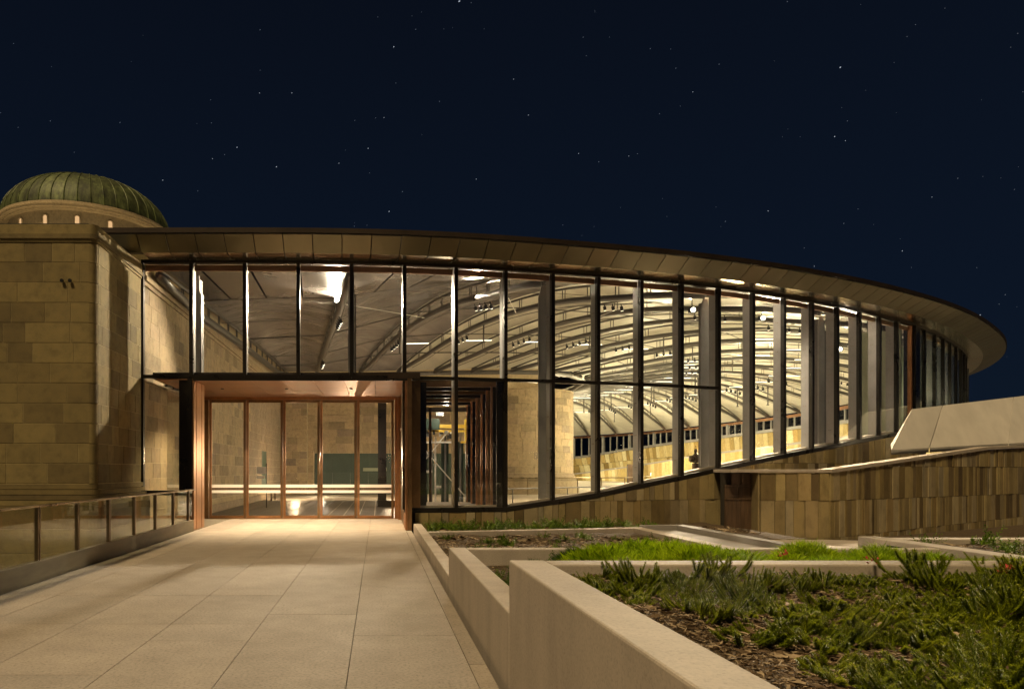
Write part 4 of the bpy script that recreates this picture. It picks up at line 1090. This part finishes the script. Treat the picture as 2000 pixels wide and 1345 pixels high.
# lift shaft with brace and machinery
ls = thing('lift_machinery', 'steel framed lift shaft with white cross brace and yellow hoist beam behind the glass', 'lift', (0, 0, 0))
def lb_(name, mat, *b):
    m = MB(); m.box(*b); return m.build(name, mat, ls)
def lt_(name, mat, pts, r, n=5):
    m = MB(); m.tube(pts, r, n); return m.build(name, mat, ls)
LY = 27.0
for x in (1.5, 1.62, 1.78, 2.15, 2.3, 2.7, 3.05, 3.3, 3.55, 3.75): lb_('guide_rail', 'steel' if x not in (1.62, 2.3) else 'white', x - .035, x + .035, LY + .3, LY + .36, .0, 2.95)
for x in (1.7, 2.55, 3.15): lb_('shaft_panel', 'green', x, x + .3, LY + .5, LY + .53, .0, 2.75)
c_ = (2.03, LY, 2.2)
for (dx, dz) in ((-.75, .95), (.75, .95), (-.6, -.7), (1.75, -2.0)): lt_('brace', 'white', [(c_[0], LY, c_[2]), (c_[0] + dx, LY, c_[2] + dz)], .025)
lb_('brace_plate', 'steel', 1.85, 2.2, LY - .02, LY + .02, 2.1, 2.35)
lb_('hoist_beam', 'yellow', 1.45, 3.8, LY + .1, LY + .22, 3.28, 3.42); lb_('hoist_beam', 'yellow', 1.45, 3.6, LY + .1, LY + .22, 3.12, 3.2)
lb_('hoist_trolley', 'yellow', 3.45, 3.55, LY + .02, LY + .3, 2.75, 3.62); lb_('hoist_trolley', 'yellow', 3.3, 3.7, LY, LY + .3, 2.68, 2.76)
lb_('control_box', 'green', 1.65, 2.42, LY - .25, LY - .05, 3.2, 3.62)
lb_('tray', 'white', 1.45, 3.1, LY - .1, LY + .3, 2.68, 2.74); lb_('motor', 'steel', 2.3, 2.6, LY - .1, LY + .3, 3.75, 4.0)
rr = random.Random(3)
for i in range(16):
    x = rr.uniform(1.5, 3.1); z = rr.uniform(2.78, 3.05); lb_('fitting', rr.choice(['white', 'steel', 'dark']), x, x + rr.uniform(.04, .14), LY - .1, LY + .1, z, z + rr.uniform(.05, .2))
lt_('lift_lamp', 'spotlens', [(3.62, LY - .1, 2.45), (3.72, LY - .1, 2.45)], .035, 8)
for i in range(3): lb_('bracket', 'white', 1.55 + i * .35, 1.8 + i * .35, LY - .05, LY + .02, .9 + (i % 2) * .6, 1.0 + (i % 2) * .6)
# dark post between door lobby and lift
dp = thing('dark_lobby_post', 'tall dark square post seen through the rightmost door leaf', 'post', (.35, 30, 0))
m = MB(); m.box(-.35, .02, -.2, .2, .3, 5.6); m.build('shaft', 'frame', dp); m = MB(); m.box(-.38, .6, -.3, .3, 0, .3); m.build('base', 'frame', dp)
# bright strip lights, floodlights, spotlights
def ribpt(j, t, dz): p = cxy(j, t); return Vector((p.x, p.y, cz(j, t) - .5 + dz))
FL = [(-1.45, 24.0, 7.58, 'bright floodlight on the first roof rib, above the entrance doors'), (3.62, 24.9, 7.90, 'bright floodlight under the second roof rib, above the glazed lift lobby'),
      (11.6, 25.1, 7.5, 'bright floodlight between the mullions beside the tall grey column'), (15.75, 27.9, 7.82, 'bright floodlight further right under the roof ribs'), (21.0, 31.0, 7.1, 'rightmost bright floodlight under the eave ribs')]
FP = [2500, 2800, 2300, 1700, 600]
for i, (x, y, z, lb) in enumerate(FL):
    f = thing('floodlight', lb, 'floodlight', (x, y, z), group='lit floodlights inside the glass hall')
    m = MB(); m.box(-.13, .13, .02, .16, -.10, .10); bevel(m.build('housing', 'dark', f), .01)
    m = MB(); m.tube([(0, .019, 0), (0, -.01, 0)], .07, 16); m.build('lens', 'lens', f)
    m = MB(); m.tube([(0, .1, .1), (0, .1, .45)], .02, 5); m.build('bracket', 'dark', f)
    l = bpy.data.lights.new('flood_lamp', 'SPOT'); l.energy = FP[i] * pi; l.color = (1, .83, .60); l.spot_size = radians(108); l.spot_blend = .35; l.shadow_soft_size = .12
    lo = bpy.data.objects.new('flood_lamp', l); COL.objects.link(lo); lo.parent = f; lo.location = (0, -.05, 0)
    lo.rotation_euler = Vector((-.05 if i < 2 else -.15, -1, -.74)).to_track_quat('-Z', 'Y').to_euler()
# clusters of small spotlights hung from the ribs
sp = MB(); sp.tube([(0, 0, 0), (0, 0, .09)], .015, 5); sp.tube([(0, 0, -.12), (0, 0, 0)], .05, 8); sp.cur = 1; sp.tube([(0, 0, -.128), (0, 0, -.121)], .042, 8)
sp_me = sp.mesh('spotlight', ['dark', 'spotlens'])
def cluster(j, t, nn, where, scale=1.0, dt=.018):
    for q in range(nn):
        p = ribpt(j, t + q * dt, -.42)
        o = link('spotlight', sp_me, None, p, (radians(25), radians(-20), 0), (scale,) * 3)
        tag(o, '%s small black spotlight of four hung %s' % (('leftmost', 'second', 'third', 'rightmost')[q], where), 'spotlight', 'small spotlights hung under the roof ribs')
names = ['under the first roof rib', 'under the second roof rib', 'under the third roof rib', 'under the fourth roof rib', 'under the fifth roof rib', 'under the sixth roof rib', 'under the seventh roof rib', 'under the eighth roof rib', 'under the ninth roof rib', 'under the tenth roof rib']
for j in range(1, 11):
    cluster(j, .16, 4, names[j - 1] + ' by the glass', 1.2); cluster(j, .62, 4, names[j - 1] + ' at mid span', 1.4)
ORDN = ['one', 'two', 'three', 'four', 'five', 'six', 'seven', 'eight', 'nine', 'ten', 'eleven', 'twelve', 'thirteen', 'fourteen']
for j in range(11, 25, 1):
    cluster(j, .3, 4, 'under far rib %s above the honey wall' % ORDN[j - 11], 2.0, .02)
# hanging rods
hr = MB(); hr.tube([(0, 0, 0), (0, 0, -1.3)], .035, 5); hr.tube([(0, 0, -1.28), (0, 0, -1.34)], .07, 6); hr.tube([(0, 0, -.25), (0, 0, -.05)], .06, 6); hr_me = hr.mesh('drop_rod', 'rib')
for j in range(2, 24):
    for t in ((.55,) if j < 8 else (.28, .55)):
        p = ribpt(j, t + .03 * (j % 3), -.05); o = link('drop_rod', hr_me, None, p, None, (1.0 if j < 10 else 1.5, 1 if j < 10 else 1.5, .8 if j < 10 else 1.3)); tag(o, 'grey steel rod hanging from a curved roof rib', 'rod', 'steel rods hanging from the ribs')
st_ = MB(); st_.box(-.7, .7, -.018, .018, -.018, .018); st_me = st_.mesh('strip_light', 'strip_emit')
for j in range(2, 22):
    for t in ((.66,) if j < 6 else (.35, .66)):
        p = ribpt(j + .35, t, -.75); o = link('strip_light', st_me, None, p, (0, 0, radians(-8 + j)), (1 if j < 9 else 1.7, 1.0, 1.0)); tag(o, 'thin glowing strip light hung between roof ribs', 'strip light', 'strip lights between the ribs')
# interior handrail by the round tower
hrl = thing('hall_handrail', 'thin metal handrail on posts in front of the round tower', 'railing')
m = MB()
hp = [(3.4, 23.2), (5.0, 25.0)]
m.tube([(4.0, 21.5, 1.02), (8.5, 23.5, 1.05)], .022, 6); m.build('handrail', 'steel', hrl)
for t in (0.06, .5, .94): m = MB(); m.tube([(4.0 + 4.5 * t, 21.5 + 2 * t, 0), (4.0 + 4.5 * t, 21.5 + 2 * t, 1.0)], .02, 6); m.build('post', 'steel', hrl)
fh = thing('far_handrail', 'long thin bronze handrail across the hall floor before the honey wall', 'railing')
m = MB(); m.tube([(8, 44, 1.1), (17, 47, 1.1), (24, 60, 1.1), (30, 75, 1.3)], .04, 5); m.build('handrail', 'rail', fh)
for i in range(16):
    t = i / 15 * 3; k = min(2, int(t)); Pp = [(8, 44), (17, 47), (24, 60), (30, 75)]; a, b = Pp[k], Pp[k + 1]; f_ = t - k
    m = MB(); m.tube([(lerp(a[0], b[0], f_), lerp(a[1], b[1], f_), -.02), (lerp(a[0], b[0], f_), lerp(a[1], b[1], f_), 1.1)], .035, 5); m.build('post', 'rail', fh)
dr = thing('dark_service_door', 'small dark brown door in the far honey stone wall', 'door')
s_d = s_at_x(40.9)
for s__ in [x * .5 for x in range(100, 400)]:
    if cpt(s__).y > 88: s_d = s__; break
dd_ = off(s_d, -.13); tt_ = ctan(s_d); nn_ = cnor(s_d); m = MB(); 
px_d = (25.4, 68.0); m.obox(px_d, Vector((1, 0)), Vector((0, -1)), 2.2 * .5, .3, 0, 2.2); m.build('leaf', 'timber', dr)
# statue on a plinth
stt = thing('bronze_statue', 'small dark bronze bust with round shield on an ochre stone post, right of centre', 'statue', (14.2, 30.5, .72)); stt.scale = (.6, .6, .6)
m = MB(); m.lathe([(.0, 3.05), (.07, 3.06), (.12, 2.97), (.13, 2.86), (.09, 2.76), (.11, 2.7), (.24, 2.6), (.30, 2.4), (.27, 2.2), (.2, 2.05), (0, 2.0)], n=16); m.build('bust', 'bronze', stt, smooth=True)
m = MB(); m.tube([(-.12, -.05, 2.3), (-.42, -.1, 2.32)], .26, 14); m.build('shield', 'bronze', stt, smooth=True)
m = MB(); m.lathe([(.0, 3.3), (.04, 3.28), (.04, 3.2), (.0, 3.17)], n=8); m.build('finial', 'bronze', stt)
m = MB(); m.box(-.2, .2, -.2, .2, 1.0, 2.0); m.build('post', 'timber', stt); m = MB(); m.box(-.3, .3, -.3, .3, -1.2, 1.0); m.build('base', 'sandstone', stt)
# lobby sign stand, notice
sg = thing('sign_stand', 'white sign board on a thin stand seen through the second door leaf', 'sign', (-5.15, 29, 0))
m = MB(); m.tube([(.42, 0, 0), (.42, 0, 1.9)], .02, 6); m.build('pole', 'dark', sg); m = MB(); m.box(0, .4, -.02, .02, 1.45, 1.75); m.build('board', 'white', sg); m = MB(); m.box(.0, .34, -.02, .02, 1.25, 1.37); m.build('notice', 'white', sg)
m = MB()
for q in range(4): m.box(.03, .3, -.0225, -.0205, 1.52 + q * .05, 1.535 + q * .05)
m.build('lettering', 'greyslab', sg)
bn = thing('lobby_bench', 'small dark slatted bench against the lobby side wall', 'bench', (-5.6, 35.5, 0))
m = MB(); m.box(0, .6, 0, 1.4, .42, .48); m.build('seat', 'timber', bn)
for x, y in ((.02, .02), (.52, .02), (.02, 1.3), (.52, 1.3)): m = MB(); m.box(x, x + .06, y, y + .06, 0, .42); m.build('leg', 'timber', bn)
# green "exit" style boxes on end doors
for i, (x, z, w_) in enumerate(((-1.0, 1.55, 1.6),)):
    b = thing('green_notice', 'pale green horizontal notice on the dark green doors', 'sign', (x, EY + .18, z)); m = MB(); m.box(0, w_, 0, .01, 0, .22); m.build('plate', 'palegreen', b)

# ---- added point lamps without fittings, brightening the hall evenly
def point(x, y, z, e, col=(1, .80, .42), r=.5):
    l = bpy.data.lights.new('hall_fill_lamp', 'POINT'); l.energy = e; l.color = col; l.shadow_soft_size = r
    o = bpy.data.objects.new('hall_fill_lamp', l); COL.objects.link(o); o.location = (x, y, z); return o
for x, y, z, e in ((17.5, 33, 3.5, 1000), (25, 42, 3.5, 1900), (30, 54, 3.5, 2500), (33, 68, 3.5, 2700), (32, 84, 3.5, 3000), (26, 99, 3.5, 3000), (18, 80, 3.5, 2400), (22, 62, 3.5, 2200), (17, 45, 4.0, 1000)):
    point(x, y, z, e * 1.3, (1, .86, .54))
point(8.5, 36, 2.6, 420, (1, .74, .42)); point(-1.0, 26.5, 2.2, 260, (1, .74, .5), .05); point(-4.6, 38, 1.2, 220, (1, .70, .4), .15); point(1, 39, 2.4, 420, (1, .74, .47)); [point(*off(smul(q), -1.0), 5, 60, (1, .9, .55), .08) for q in (21, 23, 25, 27)]
point(-3.4, 41.5, .8, 120, (1, .85, .6), .1); point(2.6, 26, 3.9, 70, (1, .9, .7), .1)
# portal downlights
for x in (-4.6, -2.7, -.8):
    for y in (20.2,):
        l = bpy.data.lights.new('portal_lamp', 'SPOT'); l.energy = 900; l.color = (1, .78, .48); l.spot_size = radians(120); l.spot_blend = .7; l.shadow_soft_size = .06
        f = thing('recessed_downlight', {-4.6: 'left', -2.7: 'middle', -.8: 'right'}[x] + ' recessed downlight of three in the copper ceiling of the entrance', 'downlight', (x, y, 4.0), 'downlights in the copper ceiling')
        m = MB(); m.tube([(0, 0, 0), (0, 0, .018)], .05, 12); m.build('trim', 'dark', f)
        o = bpy.data.objects.new('portal_lamp', l); COL.objects.link(o); o.parent = f; o.location = (0, 0, -.05)
# dome floodlighting
for x, y, z, e in ((-21, 52, 16, 2600), (-33, 52, 16, 2000), (-18, 66, 18, 900)):
    l = bpy.data.lights.new('dome_flood', 'SPOT'); l.energy = e * .62; l.color = (1, .78, .42); l.spot_size = radians(70); l.shadow_soft_size = .3
    o = bpy.data.objects.new('dome_flood', l); COL.objects.link(o); o.location = (x, y, z); o.rotation_euler = (Vector((-27.6, 65, 26)) - Vector((x, y, z))).to_track_quat('-Z', 'Y').to_euler()

# ================================================================== STARS
rnd = random.Random(42)
sm = MB()
def star(px, py, r, mi):
    D = 4000; x = (px - 738) / 1333 * D; z = (918 - py) / 1333 * D; c = Vector((x, D, z + 1.6)); sm.cur = mi
    ax = Vector((.75, 0, .65)) * r * 1.5; b = Vector((-.65, 0, .75)) * r * .8; d = Vector((0, r, 0))
    P = [c + ax, c + b, c - ax, c - b, c + d, c - d]; i = len(sm.v); sm.v += [tuple(p) for p in P]
    for q in range(4): sm.f += [(i + q, i + (q + 1) % 4, i + 4), (i + (q + 1) % 4, i + q, i + 5)]; sm.mi += [mi, mi]
for px, py, r in ((897, 3, 5), (769, 92, 3.2), (1641, 132, 4.2), (1630, 267, 3.2), (1651, 275, 2.2), (507, 182, 2.2), (570, 182, 2.2), (463, 288, 2.8), (719, 290, 2.4), (540, 326, 2.8), (662, 319, 2.2), (318, 352, 2.4), (760, 413, 2.8), (750, 230, 2), (1003, 155, 2), (1032, 225, 2),
                  (1228, 305, 2), (1353, 180, 2.2), (1500, 412, 2.4), (1762, 490, 2.6), (1914, 615, 3), (1820, 385, 2), (1130, 300, 2), (930, 350, 2), (415, 310, 2), (1590, 520, 2)): star(px, py, r, 0)
for i in range(420): star(rnd.uniform(-900, 2900), rnd.uniform(-500, 760), rnd.uniform(1.4, 3.0), 1)
so_ = sm.build('stars', ['star', 'star2'], kind='stuff')
